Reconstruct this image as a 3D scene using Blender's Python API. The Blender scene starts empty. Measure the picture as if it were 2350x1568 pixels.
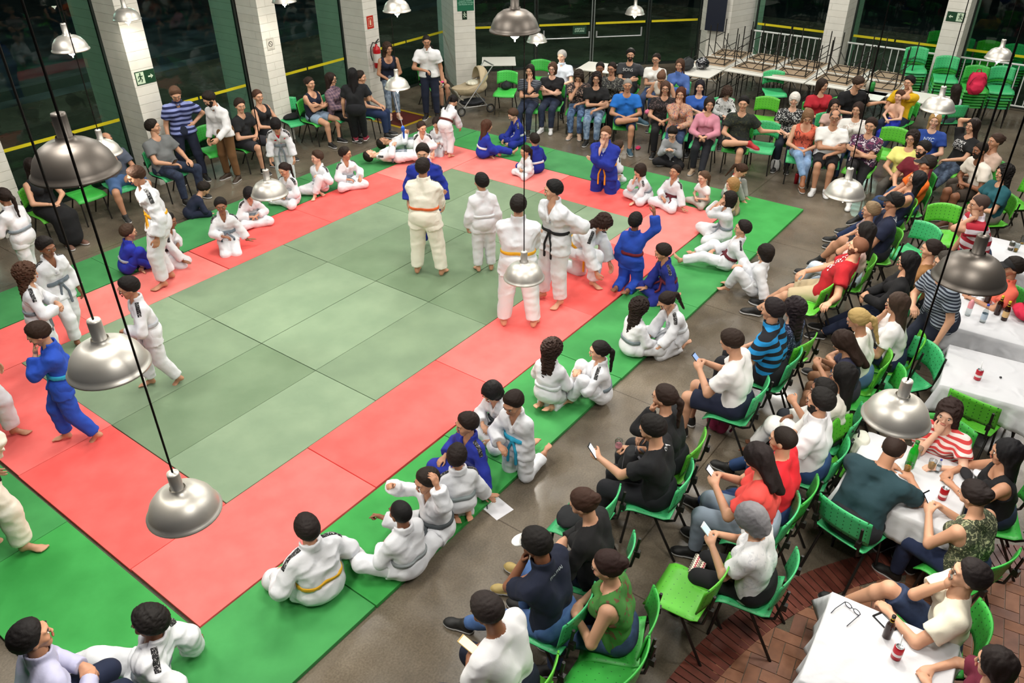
import bpy, bmesh, math, random
import numpy as np
from mathutils import Vector, Matrix
from mathutils.bvhtree import BVHTree
C = bpy.context.scene
COL = C.collection
PI = math.pi
# ------------------------------------------------------------ camera
W, H = 2350, 1568
CAMP = np.array([-1.78, -4.53, 5.45]); FOC = 1829.35
CR = (math.radians(57.04), math.radians(0.41), math.radians(306.8))
cam = bpy.data.objects.new('camera', bpy.data.cameras.new('camera')); COL.objects.link(cam)
cam.location = CAMP; cam.rotation_euler = CR
cam.data.sensor_width = 36; cam.data.lens = 36 * FOC / W; cam.data.clip_end = 200
C.camera = cam
CM = np.array(cam.rotation_euler.to_matrix())
def at(x, y, z=0.0):
    """place of a photographed point known to lie at height z"""
    d = CM @ np.array([(x - W / 2) / FOC, -(y - H / 2) / FOC, -1.0]); t = (z - CAMP[2]) / d[2]
    return Vector(CAMP + d * t)
# ------------------------------------------------------------ world, exposure, added overhead lights
wd = bpy.data.worlds.new('world'); C.world = wd; wd.use_nodes = True
wd.node_tree.nodes['Background'].inputs[0].default_value = (0.010, 0.014, 0.022, 1)
wd.node_tree.nodes['Background'].inputs[1].default_value = 1.0
C.view_settings.view_transform = 'Standard'; C.view_settings.look = 'None'
C.view_settings.gamma = 1.0; C.view_settings.exposure = 0.0
C.view_settings.use_curve_mapping = False
def area(x, y, z, sx, sy, power, col=(1, .965, .9)):
    l = bpy.data.lights.new('overhead_fill_light', 'AREA'); l.shape = 'RECTANGLE'; l.size = sx; l.size_y = sy
    l.energy = power; l.color = col
    o = bpy.data.objects.new('overhead_fill_light', l); COL.objects.link(o); o.location = (x, y, z); return o
for gx in (0.0, 5.0, 10.0, 15.5):
    for gy in (-5.0, 0.2, 5.0):
        area(gx, gy, 6.9, 1.3, 1.3, 185)  # unseen overhead area lights, added to light the hall evenly
C.cycles.max_bounces = 6; C.cycles.diffuse_bounces = 3; C.cycles.glossy_bounces = 3; C.cycles.transparent_max_bounces = 12
def street_or_fill(x, y, z, power):
    l = bpy.data.lights.new('street_or_fill_light', 'POINT'); l.energy = power; l.shadow_soft_size = .25; l.color = (.9, .95, 1)
    o = bpy.data.objects.new('street_or_fill_light', l); COL.objects.link(o); o.location = (x, y, z)
street_or_fill(12.0, 15.5, 5.0, 420); street_or_fill(4.0, 17.0, 5.0, 260); street_or_fill(24.0, 1.0, 5.0, 300); street_or_fill(20.5, 11.5, 5.0, 120)  # the light beyond the right windows is added to brighten the railing
C.cycles.use_adaptive_sampling = True; C.cycles.adaptive_threshold = .08; C.cycles.use_denoising = True
# ------------------------------------------------------------ helpers
def lin(h):
    c = [int(h[i:i + 2], 16) / 255 for i in (0, 2, 4)]
    return [(v / 12.92 if v <= .04045 else ((v + .055) / 1.055) ** 2.4) for v in c] + [1.0]
MATS = {}
def nodes(name):
    m = bpy.data.materials.new(name); m.use_nodes = True
    return m, m.node_tree, m.node_tree.nodes, m.node_tree.links, m.node_tree.nodes['Principled BSDF']
def mat(col, rough=.85, metal=0, pat=None, c2=None, c3=None, sc=1.0, bump=0.0, emit=0, spec=None):
    """procedural material; pat: noise, stripe, floral, plaid, denim, mottled, dots"""
    key = (col, rough, metal, pat, c2, c3, sc, bump, emit)
    if key in MATS: return MATS[key]
    m, t, N, L, b = nodes('m_' + col + ('_' + pat if pat else ''))
    b.inputs['Base Color'].default_value = lin(col); b.inputs['Roughness'].default_value = rough
    b.inputs['Metallic'].default_value = metal
    if spec is not None: b.inputs['Specular IOR Level'].default_value = spec
    if emit:
        b.inputs['Emission Color'].default_value = lin(col); b.inputs['Emission Strength'].default_value = emit
    tc = N.new('ShaderNodeTexCoord')
    def ramp(src, stops, interp='CONSTANT'):
        r = N.new('ShaderNodeValToRGB'); r.color_ramp.interpolation = interp
        e = r.color_ramp.elements
        while len(e) < len(stops): e.new(.5)
        for i, (p_, c_) in enumerate(stops): e[i].position = p_; e[i].color = lin(c_)
        L.new(src, r.inputs[0]); return r.outputs[0]
    if pat in ('noise', 'denim', 'mottled'):
        n = N.new('ShaderNodeTexNoise'); n.inputs['Scale'].default_value = {'noise': 9, 'denim': 14, 'mottled': 3.5}[pat] * sc
        n.inputs['Detail'].default_value = 5
        L.new(tc.outputs['Object'], n.inputs['Vector'])
        L.new(ramp(n.outputs['Fac'], [(.35, col), (.68, c2 or col)], 'LINEAR'), b.inputs['Base Color'])
    elif pat == 'floral':
        v = N.new('ShaderNodeTexNoise'); v.inputs['Scale'].default_value = 22 * sc; v.inputs['Detail'].default_value = 3
        v.inputs['Distortion'].default_value = 1.5
        L.new(tc.outputs['Object'], v.inputs['Vector'])
        L.new(ramp(v.outputs['Fac'], [(0, c3 or c2), (.40, col), (.56, c2), (.66, c3 or col)]), b.inputs['Base Color'])
    elif pat in ('stripe', 'plaid'):
        sp = N.new('ShaderNodeSeparateXYZ'); L.new(tc.outputs['Object'], sp.inputs[0])
        def band(out, f):
            a = N.new('ShaderNodeMath'); a.operation = 'MULTIPLY'; a.inputs[1].default_value = f; L.new(out, a.inputs[0])
            c = N.new('ShaderNodeMath'); c.operation = 'FRACT'; L.new(a.outputs[0], c.inputs[0])
            g = N.new('ShaderNodeMath'); g.operation = 'GREATER_THAN'; g.inputs[1].default_value = .5; L.new(c.outputs[0], g.inputs[0])
            return g.outputs[0]
        s1 = band(sp.outputs[2], 11 * sc)
        mx = N.new('ShaderNodeMix'); mx.data_type = 'RGBA'; mx.inputs[6].default_value = lin(col); mx.inputs[7].default_value = lin(c2)
        if pat == 'plaid':
            s2 = band(sp.outputs[0], 11 * sc)
            ad = N.new('ShaderNodeMath'); ad.operation = 'ADD'; L.new(s1, ad.inputs[0]); L.new(s2, ad.inputs[1])
            hv = N.new('ShaderNodeMath'); hv.operation = 'MULTIPLY'; hv.inputs[1].default_value = .5; L.new(ad.outputs[0], hv.inputs[0])
            L.new(hv.outputs[0], mx.inputs[0])
        else: L.new(s1, mx.inputs[0])
        L.new(mx.outputs[2], b.inputs['Base Color'])
    if bump:
        n = N.new('ShaderNodeTexNoise'); n.inputs['Scale'].default_value = 40; n.inputs['Detail'].default_value = 3
        L.new(tc.outputs['Object'], n.inputs['Vector'])
        bp = N.new('ShaderNodeBump'); bp.inputs['Strength'].default_value = bump; bp.inputs['Distance'].default_value = .004
        L.new(n.outputs['Fac'], bp.inputs['Height'])
        if bump < .8:
            w = N.new('ShaderNodeTexNoise'); w.noise_type = 'RIDGED_MULTIFRACTAL'; w.inputs['Scale'].default_value = 5.5; w.inputs['Detail'].default_value = 1.2
            w.inputs['Distortion'].default_value = .7; L.new(tc.outputs['Object'], w.inputs['Vector'])
            b2 = N.new('ShaderNodeBump'); b2.inputs['Strength'].default_value = min(bump * 1.8, .9); b2.inputs['Distance'].default_value = .035
            L.new(w.outputs['Fac'], b2.inputs['Height']); L.new(bp.outputs[0], b2.inputs['Normal']); bp = b2
        L.new(bp.outputs[0], b.inputs['Normal'])
    MATS[key] = m
    return m
def mk(name, V, F, mats, parent=None, smooth=False, idx=None, cut=True):
    """link ONE mesh object; V (n,3), F (m,4) array or list of faces"""
    me = bpy.data.meshes.new(name)
    if isinstance(F, np.ndarray) and len(F):
        n, k = F.shape
        me.vertices.add(len(V)); me.vertices.foreach_set('co', np.asarray(V, np.float32).ravel())
        me.loops.add(n * k); me.loops.foreach_set('vertex_index', F.astype(np.int32).ravel())
        me.polygons.add(n); me.polygons.foreach_set('loop_start', np.arange(0, n * k, k, dtype=np.int32))
        if idx is not None: me.polygons.foreach_set('material_index', np.asarray(idx, np.int32))
        if smooth: me.polygons.foreach_set('use_smooth', np.ones(n, bool))
        me.update(calc_edges=True)
    else:
        me.from_pydata([tuple(v) for v in V], [], [tuple(f) for f in F])
        if idx is not None: me.polygons.foreach_set('material_index', np.asarray(idx, np.int32))
        if smooth: me.polygons.foreach_set('use_smooth', np.ones(len(F), bool))
        me.update()
    for m in (mats if isinstance(mats, (list, tuple)) else [mats]): me.materials.append(m)
    o = bpy.data.objects.new(name, me); COL.objects.link(o)
    if parent: o.parent = parent
    return o
def share(name, me, m, parent=None, M=None):
    """another object on the same mesh data, with its own materials"""
    o = bpy.data.objects.new(name, me); COL.objects.link(o)
    if parent: o.parent = parent
    if M is not None: o.matrix_local = M
    for i, x in enumerate(m if isinstance(m, (list, tuple)) else [m]):
        o.material_slots[i].link = 'OBJECT'; o.material_slots[i].material = x
    return o
def tag(o, label=None, cat=None, group=None, kind=None):
    if label: o['label'] = label
    if cat: o['category'] = cat
    if group: o['group'] = group
    if kind: o['kind'] = kind
    return o
def empty(name, loc=(0, 0, 0), rz=0):
    o = bpy.data.objects.new(name, None); COL.objects.link(o); o.location = loc; o.rotation_euler = (0, 0, rz)
    o.empty_display_size = .1; return o
def copy_tree(o, parent=None):
    c = o.copy(); COL.objects.link(c); c.parent = parent
    for ch in list(o.children): copy_tree(ch, c)
    return c
class MB:
    """collects boxes, bars, tubes and lathes that form one part"""
    def __init__(s): s.V = []; s.F = []; s.I = []; s.ci = 0
    def add(s, V, F):
        n = len(s.V); s.V += [tuple(v) for v in V]; s.F += [tuple(i + n for i in f) for f in F]; s.I += [s.ci] * len(F); return s
    def box(s, x0, x1, y0, y1, z0, z1, M=None):
        V = [Vector((x, y, z)) for x in (x0, x1) for y in (y0, y1) for z in (z0, z1)]
        if M: V = [M @ v for v in V]
        return s.add(V, [(0, 1, 3, 2), (4, 6, 7, 5), (0, 4, 5, 1), (2, 3, 7, 6), (0, 2, 6, 4), (1, 5, 7, 3)])
    def tube(s, pts, r, n=8, closed=False):
        pts = [Vector(p) for p in pts]; k = len(pts); V = []; F = []
        rr = r if isinstance(r, (list, tuple)) else [r] * k
        up = None
        for i, p in enumerate(pts):
            a = pts[max(i - 1, 0)]; b = pts[min(i + 1, k - 1)]
            if closed: a = pts[i - 1]; b = pts[(i + 1) % k]
            d = (b - a).normalized()
            if up is None: up = Vector((0, 0, 1)) if abs(d.z) < .9 else Vector((1, 0, 0))
            u = d.cross(up).normalized(); v = u.cross(d).normalized(); up = v
            for j in range(n):
                t = 2 * PI * j / n; V.append(p + (u * math.cos(t) + v * math.sin(t)) * rr[i])
        for i in range(k if closed else k - 1):
            for j in range(n):
                a = i * n + j; b = i * n + (j + 1) % n; q = ((i + 1) % k) * n
                F.append((a, b, q + (j + 1) % n, q + j))
        if not closed: F += [tuple(reversed(range(n))), tuple((k - 1) * n + j for j in range(n))]
        return s.add(V, F)
    def lathe(s, prof, n=24, o=(0, 0, 0)):
        V = []; F = []
        for r, z in prof:
            for j in range(n):
                t = 2 * PI * j / n; V.append((o[0] + r * math.cos(t), o[1] + r * math.sin(t), o[2] + z))
        for i in range(len(prof) - 1):
            for j in range(n): F.append((i * n + j, i * n + (j + 1) % n, (i + 1) * n + (j + 1) % n, (i + 1) * n + j))
        return s.add(V, F)
    def prism(s, poly, z0, z1):
        n = len(poly); V = [(x, y, z0) for x, y in poly] + [(x, y, z1) for x, y in poly]
        return s.add(V, [tuple(reversed(range(n))), tuple(range(n, 2 * n))] + [(i, (i + 1) % n, n + (i + 1) % n, n + i) for i in range(n)])
    def build(s, name, m, parent=None, smooth=False, bevel=0):
        o = mk(name, s.V, s.F, m, parent, smooth, s.I if any(s.I) else None)
        if bevel:
            b = o.modifiers.new('b', 'BEVEL'); b.width = bevel; b.segments = 2; b.limit_method = 'ANGLE'
        return o
# ------------------------------------------------------------ implicit surfaces -> one smooth mesh
def rc(P, a, b, r1, r2):
    a = np.asarray(a, np.float32); b = np.asarray(b, np.float32); ba = b - a
    pa = P - a; h = np.clip(pa @ ba / max(ba @ ba, 1e-9), 0, 1)
    q = pa - h[:, None] * ba
    return np.sqrt((q * q).sum(1)) - (r1 + (r2 - r1) * h)
def ell(P, c, r):
    q = (P - np.asarray(c, np.float32)) / np.asarray(r, np.float32)
    return (np.sqrt((q * q).sum(1)) - 1) * min(r)
def smin(a, b, k):
    h = np.clip(.5 + .5 * (b - a) / k, 0, 1); return b + (a - b) * h - k * h * (1 - h)
def pln(P, o, n):
    n = np.asarray(n, np.float32); n = n / np.linalg.norm(n); return (P - np.asarray(o, np.float32)) @ n
_rs = np.random.RandomState(5)
_NW = [(_rs.randn(3) * f, _rs.rand() * 6.28, a) for f, a in ((14, 1), (14, 1), (22, .8), (22, .8), (34, .5), (34, .5), (55, .25))]
def folds(P, sq=1.0):
    n = 0
    for w, ph, a in _NW: n = n + a * np.sin(P @ (w * sq).astype(np.float32) + ph)
    return np.abs(n) * .5 - .6
def mesh_sdf(f, lo, hi, h):
    lo = np.asarray(lo, np.float32) - 2 * h; hi = np.asarray(hi, np.float32) + 2 * h
    B = 6
    nb = np.maximum(np.ceil((hi - lo) / (h * B)).astype(int), 1)
    g = np.stack(np.meshgrid(*[np.arange(n) for n in nb], indexing='ij'), -1).reshape(-1, 3)
    cd = f((lo + (g + .5) * h * B).astype(np.float32))
    keep = np.abs(cd) < h * B * 1.15
    n = nb * B
    D = np.repeat(np.repeat(np.repeat(cd.reshape(nb), B, 0), B, 1), B, 2)
    gk = g[keep]
    off = np.stack(np.meshgrid(*[np.arange(B)] * 3, indexing='ij'), -1).reshape(-1, 3)
    ii = (gk[:, None, :] * B + off[None]).reshape(-1, 3)
    D[ii[:, 0], ii[:, 1], ii[:, 2]] = f((lo + ii * h).astype(np.float32))
    S = D < 0
    cnt = np.zeros(np.array(D.shape) - 1, np.int8)
    cs = [(a, b, c) for a in (0, 1) for b in (0, 1) for c in (0, 1)]
    sl = lambda a, m: slice(a, m - 1 + a)
    for a, b, c in cs: cnt += S[sl(a, n[0]), sl(b, n[1]), sl(c, n[2])]
    act = np.argwhere((cnt > 0) & (cnt < 8))
    if not len(act): return np.zeros((0, 3)), np.zeros((0, 4), int)
    idx = -np.ones(cnt.shape, int); idx[act[:, 0], act[:, 1], act[:, 2]] = np.arange(len(act))
    val = np.stack([D[act[:, 0] + a, act[:, 1] + b, act[:, 2] + c] for a, b, c in cs], 1)
    P = np.zeros((len(act), 3)); k = np.zeros(len(act))
    for i in range(8):
        for j in range(i + 1, 8):
            if sum(abs(x - y) for x, y in zip(cs[i], cs[j])) != 1: continue
            m = (val[:, i] < 0) != (val[:, j] < 0)
            t = np.where(m, val[:, i] / np.where(m, val[:, i] - val[:, j], 1), 0)
            a = np.array(cs[i], float); b = np.array(cs[j], float)
            P += m[:, None] * (a + t[:, None] * (b - a)); k += m
    V = lo + (act + P / k[:, None]) * h
    Q = []
    for ax in range(3):
        u, v = (ax + 1) % 3, (ax + 2) % 3
        s0 = [slice(0, n[i] - 1) for i in range(3)]; s1 = list(s0); s1[ax] = slice(1, n[ax])
        A = S[tuple(s0)]; Bq = S[tuple(s1)]
        e = np.argwhere(A != Bq); e = e[(e[:, u] > 0) & (e[:, v] > 0)]
        if not len(e): continue
        ins = A[e[:, 0], e[:, 1], e[:, 2]]
        def ci(du, dv):
            q = e.copy(); q[:, u] -= du; q[:, v] -= dv; return idx[q[:, 0], q[:, 1], q[:, 2]]
        q = np.stack([ci(1, 1), ci(0, 1), ci(0, 0), ci(1, 0)], 1)
        q = np.where(ins[:, None], q, q[:, ::-1]); Q.append(q[(q >= 0).all(1)])
    return V, np.concatenate(Q)
def sdf_obj(name, f, lo, hi, h, m, parent=None):
    V, F = mesh_sdf(f, lo, hi, h)
    if not len(F): return None
    return mk(name, V, F, m, parent, True)
# ------------------------------------------------------------ head, hair, hand and foot shapes (metres, adult size)
v3 = lambda *a: np.array(a, float)
def skull(P, g=0.0):
    d = ell(P, (0, -.012, .026), (.074 + g, .094 + g, .086 + g))
    return smin(d, rc(P, (0, .015, -.02), (0, .042, -.082), .061 + g, .033 + g), .04)
def head_f(P):
    d = skull(P)
    d = smin(d, rc(P, (0, .084, .018), (0, .097, -.018), .006, .0092), .010)
    for s in (-1, 1):
        d = smin(d, rc(P, (s * .012, .083, .030), (s * .045, .070, .032), .010, .009), .014)
        d = smin(d, ell(P, (s * .042, .058, -.022), (.022, .02, .02)), .02)
        d = -smin(-d, ell(P, (s * .031, .095, .008), (.016, .009, .010)), .010)
        d = smin(d, ell(P, (s * .077, -.006, -.004), (.009, .019, .031)), .006)
        d = smin(d, ell(P, (s * .010, .095, -.022), (.008, .007, .006)), .006)
    return d
HV, HF = mesh_sdf(head_f, (-.1, -.12, -.13), (.1, .13, .125), .0072)
def blob(c, r, n=8, m=6):
    V = []; F = []
    for i in range(m + 1):
        for j in range(n):
            a = PI * i / m; t = 2 * PI * j / n
            V.append((c[0] + r[0] * math.sin(a) * math.cos(t), c[1] + r[1] * math.sin(a) * math.sin(t), c[2] + r[2] * math.cos(a)))
    for i in range(m):
        for j in range(n): F.append((i * n + j, (i + 1) * n + j, (i + 1) * n + (j + 1) % n, i * n + (j + 1) % n))
    return np.array(V), np.array(F)
def merge(L):
    V = []; F = []; I = []; n = 0
    for v, f, i in L:
        V.append(v); F.append(f + n); n += len(v); I.append(np.full(len(f), i) if np.isscalar(i) else i)
    return np.concatenate(V), np.concatenate(F), np.concatenate(I)
_face = [(HV, HF, 0)]
for s in (-1, 1):
    _face.append(blob((s * .031, .0800, .008), (.0102, .0085, .0058)) + (1,))
    _face.append(blob((s * .031, .0850, .008), (.0060, .0050, .0058)) + (2,))
    _face.append(blob((s * .033, .0865, .029), (.016, .006, .0032)) + (2,))
_face.append(blob((0, .0885, -.0515), (.023, .0085, .0085)) + (3,))
FACE = merge(_face)
def below(P, y0, z0, y1, z1):
    """>0 under the line through (y0,z0),(y1,z1) in side view"""
    n = (z1 - z0) / (y1 - y0); return (z0 + (P[:, 1] - y0) * n - P[:, 2]) / math.sqrt(1 + n * n)
def hair_f(st):
    def hl(P, up=0.0):
        """distance below the hairline (>0 = bare skin)"""
        A_ = below(P, .030, .012 + up, .078, .082 + up * .3); B_ = below(P, .030, .012 + up, -.09, -.088 + up)
        return np.maximum(A_, B_)
    def tap(P, g, line, r0=.002): return skull(P, 0) - (r0 + (g - r0) * np.clip(-line / .045, 0, 1) ** .7)
    def f(P):
        nz = folds(P, 3.2) * .0016
        faceb = ell(P, (0, .105, -.026), (.066, .092, .106)); cran = lambda g: ell(P, (0, -.014, .026), (.074 + g, .094 + g, .088 + g))
        line = hl(P) + folds(P, 5) * .003
        if st == 'buzz': return np.maximum(tap(P, .007, line), line)
        if st == 'bald':
            top = ell(P, (0, .01, .095), (.062, .085, .05)); return np.maximum(np.maximum(tap(P, .009, line), line), -top)
        if st == 'afro': return np.maximum(tap(P, .034, line, .010) + folds(P, 5) * .006, line)
        if st == 'short': return np.maximum(tap(P, .022, line) + folds(P * np.array([1.5, .5, 1], np.float32), 5.5) * .0032, line)
        if st == 'bob':
            d = smin(cran(.022) + nz * 2, rc(P, (0, -.045, -.02), (0, -.040, -.080), .082, .080) + folds(P * np.array([1, 1, .4], np.float32), 4) * .006, .03)
            return np.maximum(np.maximum(d, -faceb), -(P[:, 2] + .115))
        if st in ('long', 'curly', 'wavy'):
            am = {'long': .006, 'wavy': .010, 'curly': .015}[st]; fr = {'long': 3.0, 'wavy': 3.6, 'curly': 4.4}[st]
            nn = folds(P * np.array([1, 1, .25 if st == 'long' else .8], np.float32), fr) * am
            g = {'long': .017, 'wavy': .024, 'curly': .032}[st]
            d = cran(g)
            for sx in (-1, 1): d = smin(d, rc(P, (sx * .038, -.040, -.02), (sx * .068, -.060, -.24), .050, .034), .03)
            d = smin(d, rc(P, (0, -.055, -.04), (0, -.085, -.31), .06, .038), .03)
            return np.maximum(d + nn, -faceb)
        if st in ('pony', 'bun'):
            d = np.maximum(tap(P, .014, hl(P, .004), .004) + folds(P * np.array([1, .4, 1], np.float32), 4) * .003, hl(P, .004))
            if st == 'bun': return smin(d, ell(P, (0, -.115, .035), (.042, .036, .042)) + folds(P, 4) * .005, .012)
            t = np.minimum(rc(P, (0, -.095, .045), (0, -.145, -.02), .024, .03), rc(P, (0, -.145, -.02), (0, -.125, -.27), .03, .012))
            return smin(d, t + folds(P * np.array([1, 1, .4], np.float32), 4) * .006, .015)
        if st == 'bangs':
            d = cran(.020) + nz * 2
            d = smin(d, rc(P, (0, -.045, -.02), (0, -.042, -.075), .076, .072) + nz * 2, .03)
            fb = np.maximum(ell(P, (0, .10, -.045), (.06, .08, .08)), P[:, 2] - .038)
            return np.maximum(np.maximum(d, -fb), -(P[:, 2] + .10))
        return d
    return f
HAIR = {}
def hair_mesh(st):
    if st not in HAIR:
        V, F = mesh_sdf(hair_f(st), (-.14, -.2, -.36), (.14, .14, .15), .0072)
        o = mk('hair', V, F, mat('201510'), None, True); HAIR[st] = o.data; bpy.data.objects.remove(o)
    return HAIR[st]
def temp(name, b):
    o = b; me = o.data; bpy.data.objects.remove(o); return me
def beard_f(P):
    d = skull(P, .009) + folds(P, 4) * .002
    d = np.maximum(d, P[:, 2] + .028 + np.abs(P[:, 0]) * -.35)
    return np.maximum(np.maximum(d, -P[:, 1] - .005), -ell(P, (0, .11, -.05), (.024, .03, .011)))
_v, _f = mesh_sdf(beard_f, (-.1, -.05, -.14), (.1, .14, .05), .0075)
BEARD = temp('beard', mk('beard', _v, _f, mat('201510'), None, True))
def cap_f(P):
    d = np.maximum(skull(P, .02), below(P, .09, .045, -.085, .005))
    brim = np.maximum(np.abs(P[:, 2] - .048 + (P[:, 0] / .09) ** 2 * .02 + (P[:, 1] - .08) * .15) - .005, ell(P, (0, .10, .045), (.075, .085, .08)))
    return smin(d, np.maximum(brim, -(P[:, 1] - .02)), .006)
_v, _f = mesh_sdf(cap_f, (-.1, -.13, -.02), (.1, .2, .14), .0075)
CAP = temp('cap', mk('cap', _v, _f, mat('101010'), None, True, (_v[_f].mean(1)[:, 1] > .05).astype(int)))
CAP.materials.append(mat('101010'))
def hand_f(kind):
    cu = {'flat': .12, 'relax': .55, 'grip': 1.25}[kind]
    segs = []
    for i, (x, l) in enumerate(((.030, .040), (.010, .045), (-.010, .042), (-.029, .033))):
        p = v3(x * .9, .082 - abs(x - .005) * .25, 0); a = 0.0; q = [p]
        for k, f in enumerate((1.0, .62, .5)):
            a += cu * (1.0, 1.1, .7)[k] * (.9 + .07 * i)
            p = p + v3(x * .12 * (1 if k == 0 else .3), math.cos(a), -math.sin(a)) * l * f * (.95); q.append(p)
        segs.append(q)
    th = [v3(.026, .022, -.004), v3(.052, .050, -.014), v3(.056, .078, -.022 - .012 * cu), v3(.050, .098, -.030 - .02 * cu)]
    def f(P):
        d = ell(P, (0, .048, 0), (.041, .050, .016))
        d = smin(d, rc(P, (0, -.02, 0), (0, .02, 0), .024, .026), .02)
        for q in segs:
            e = np.minimum(np.minimum(rc(P, q[0], q[1], .0095, .009), rc(P, q[1], q[2], .009, .0082)), rc(P, q[2], q[3], .0082, .007))
            d = smin(d, e, .006)
        e = np.minimum(np.minimum(rc(P, th[0], th[1], .015, .011), rc(P, th[1], th[2], .011, .010)), rc(P, th[2], th[3], .010, .008))
        return smin(d, e, .010)
    return f
HANDS = {k: mesh_sdf(hand_f(k), (-.06, -.04, -.10), (.08, .19, .03), .0058) for k in ('flat', 'relax', 'grip')}
def foot_f(P):
    d = smin(rc(P, (0, 0, .01), (0, -.022, -.038), .034, .030), rc(P, (0, 0, -.015), (.004, .105, -.045), .034, .022), .03)
    d = smin(d, ell(P, (.002, .11, -.052), (.043, .05, .016)), .02)
    for i, (x, y) in enumerate(((.028, .170), (.008, .168), (-.008, .160), (-.022, .150), (-.034, .138))):
        d = smin(d, rc(P, (x * .8, y - .04, -.055), (x, y, -.058), .010, (.012 if i == 0 else .0085)), .006)
    return np.maximum(d, -(P[:, 2] + .070))
FOOT = mesh_sdf(foot_f, (-.06, -.07, -.075), (.06, .20, .06), .0075)
def shoe_f(P):
    d = smin(rc(P, (0, -.005, .0), (0, -.02, -.035), .042, .038), rc(P, (0, 0, -.015), (0, .12, -.042), .042, .030), .03)
    d = smin(d, ell(P, (.002, .13, -.048), (.046, .06, .030)), .02)
    so = np.maximum(np.abs(P[:, 2] + .066) - .014, np.minimum(ell(P * np.array([1, 1, 0], np.float32), (0, .12, 0), (.050, .080, .05)), rc(P * np.array([1, 1, 0], np.float32), (0, -.02, 0), (0, .1, 0), .042, .044)))
    d = np.maximum(d, P[:, 2] - .035); return np.maximum(np.minimum(d, so), -(P[:, 2] + .078))
_v, _f = mesh_sdf(shoe_f, (-.06, -.08, -.085), (.06, .21, .05), .008)
SHOE = temp('shoe', mk('shoe', _v, _f, mat('101010'), None, True, (_v[_f].mean(1)[:, 2] < -.055).astype(int)))
SHOE.materials.append(mat('e0e0e0'))
g_ = MB()
for s in (-1, 1):
    g_.tube([(s * .032 + .023 * math.cos(t), .099, .006 + .017 * math.sin(t)) for t in np.linspace(0, 2 * PI, 13)[:-1]], .0022, 5, True)
    g_.tube([(s * .055, .098, .01), (s * .078, .07, .012), (s * .08, 0, .01)], .002, 5)
g_.tube([(-.01, .1, .01), (.01, .1, .01)], .002, 5)
GLASSES = temp('glasses', g_.build('glasses', mat('181818', .3)))
# ------------------------------------------------------------ people
def ik(a, t, l1, l2, pole):
    d = t - a; D = np.linalg.norm(d) + 1e-9; L = min(max(D, abs(l1 - l2) + .02), (l1 + l2) * .998); dn = d / D
    x = (l1 * l1 - l2 * l2 + L * L) / (2 * L); h = math.sqrt(max(l1 * l1 - x * x, 0))
    pp = pole - dn * (pole @ dn); pp = pp / (np.linalg.norm(pp) + 1e-9)
    return a + dn * x + pp * h, a + dn * L
def unit(v): return v / (np.linalg.norm(v) + 1e-9)
def frame(y, z):
    y = unit(y); x = unit(np.cross(y, z)); z = np.cross(x, y); return np.stack([x, y, z], 1)
SKIN = ['dfb096', 'cc9a7c', 'bb886a', '8a5a40', '5c3a28']
WHT, BLU = 'dddfe4', '1a2f9c'
BASEZ = {'f': 0.0, 'm': 0.04}
PEOPLE = []
Z = v3(0, 0, 1)
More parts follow.
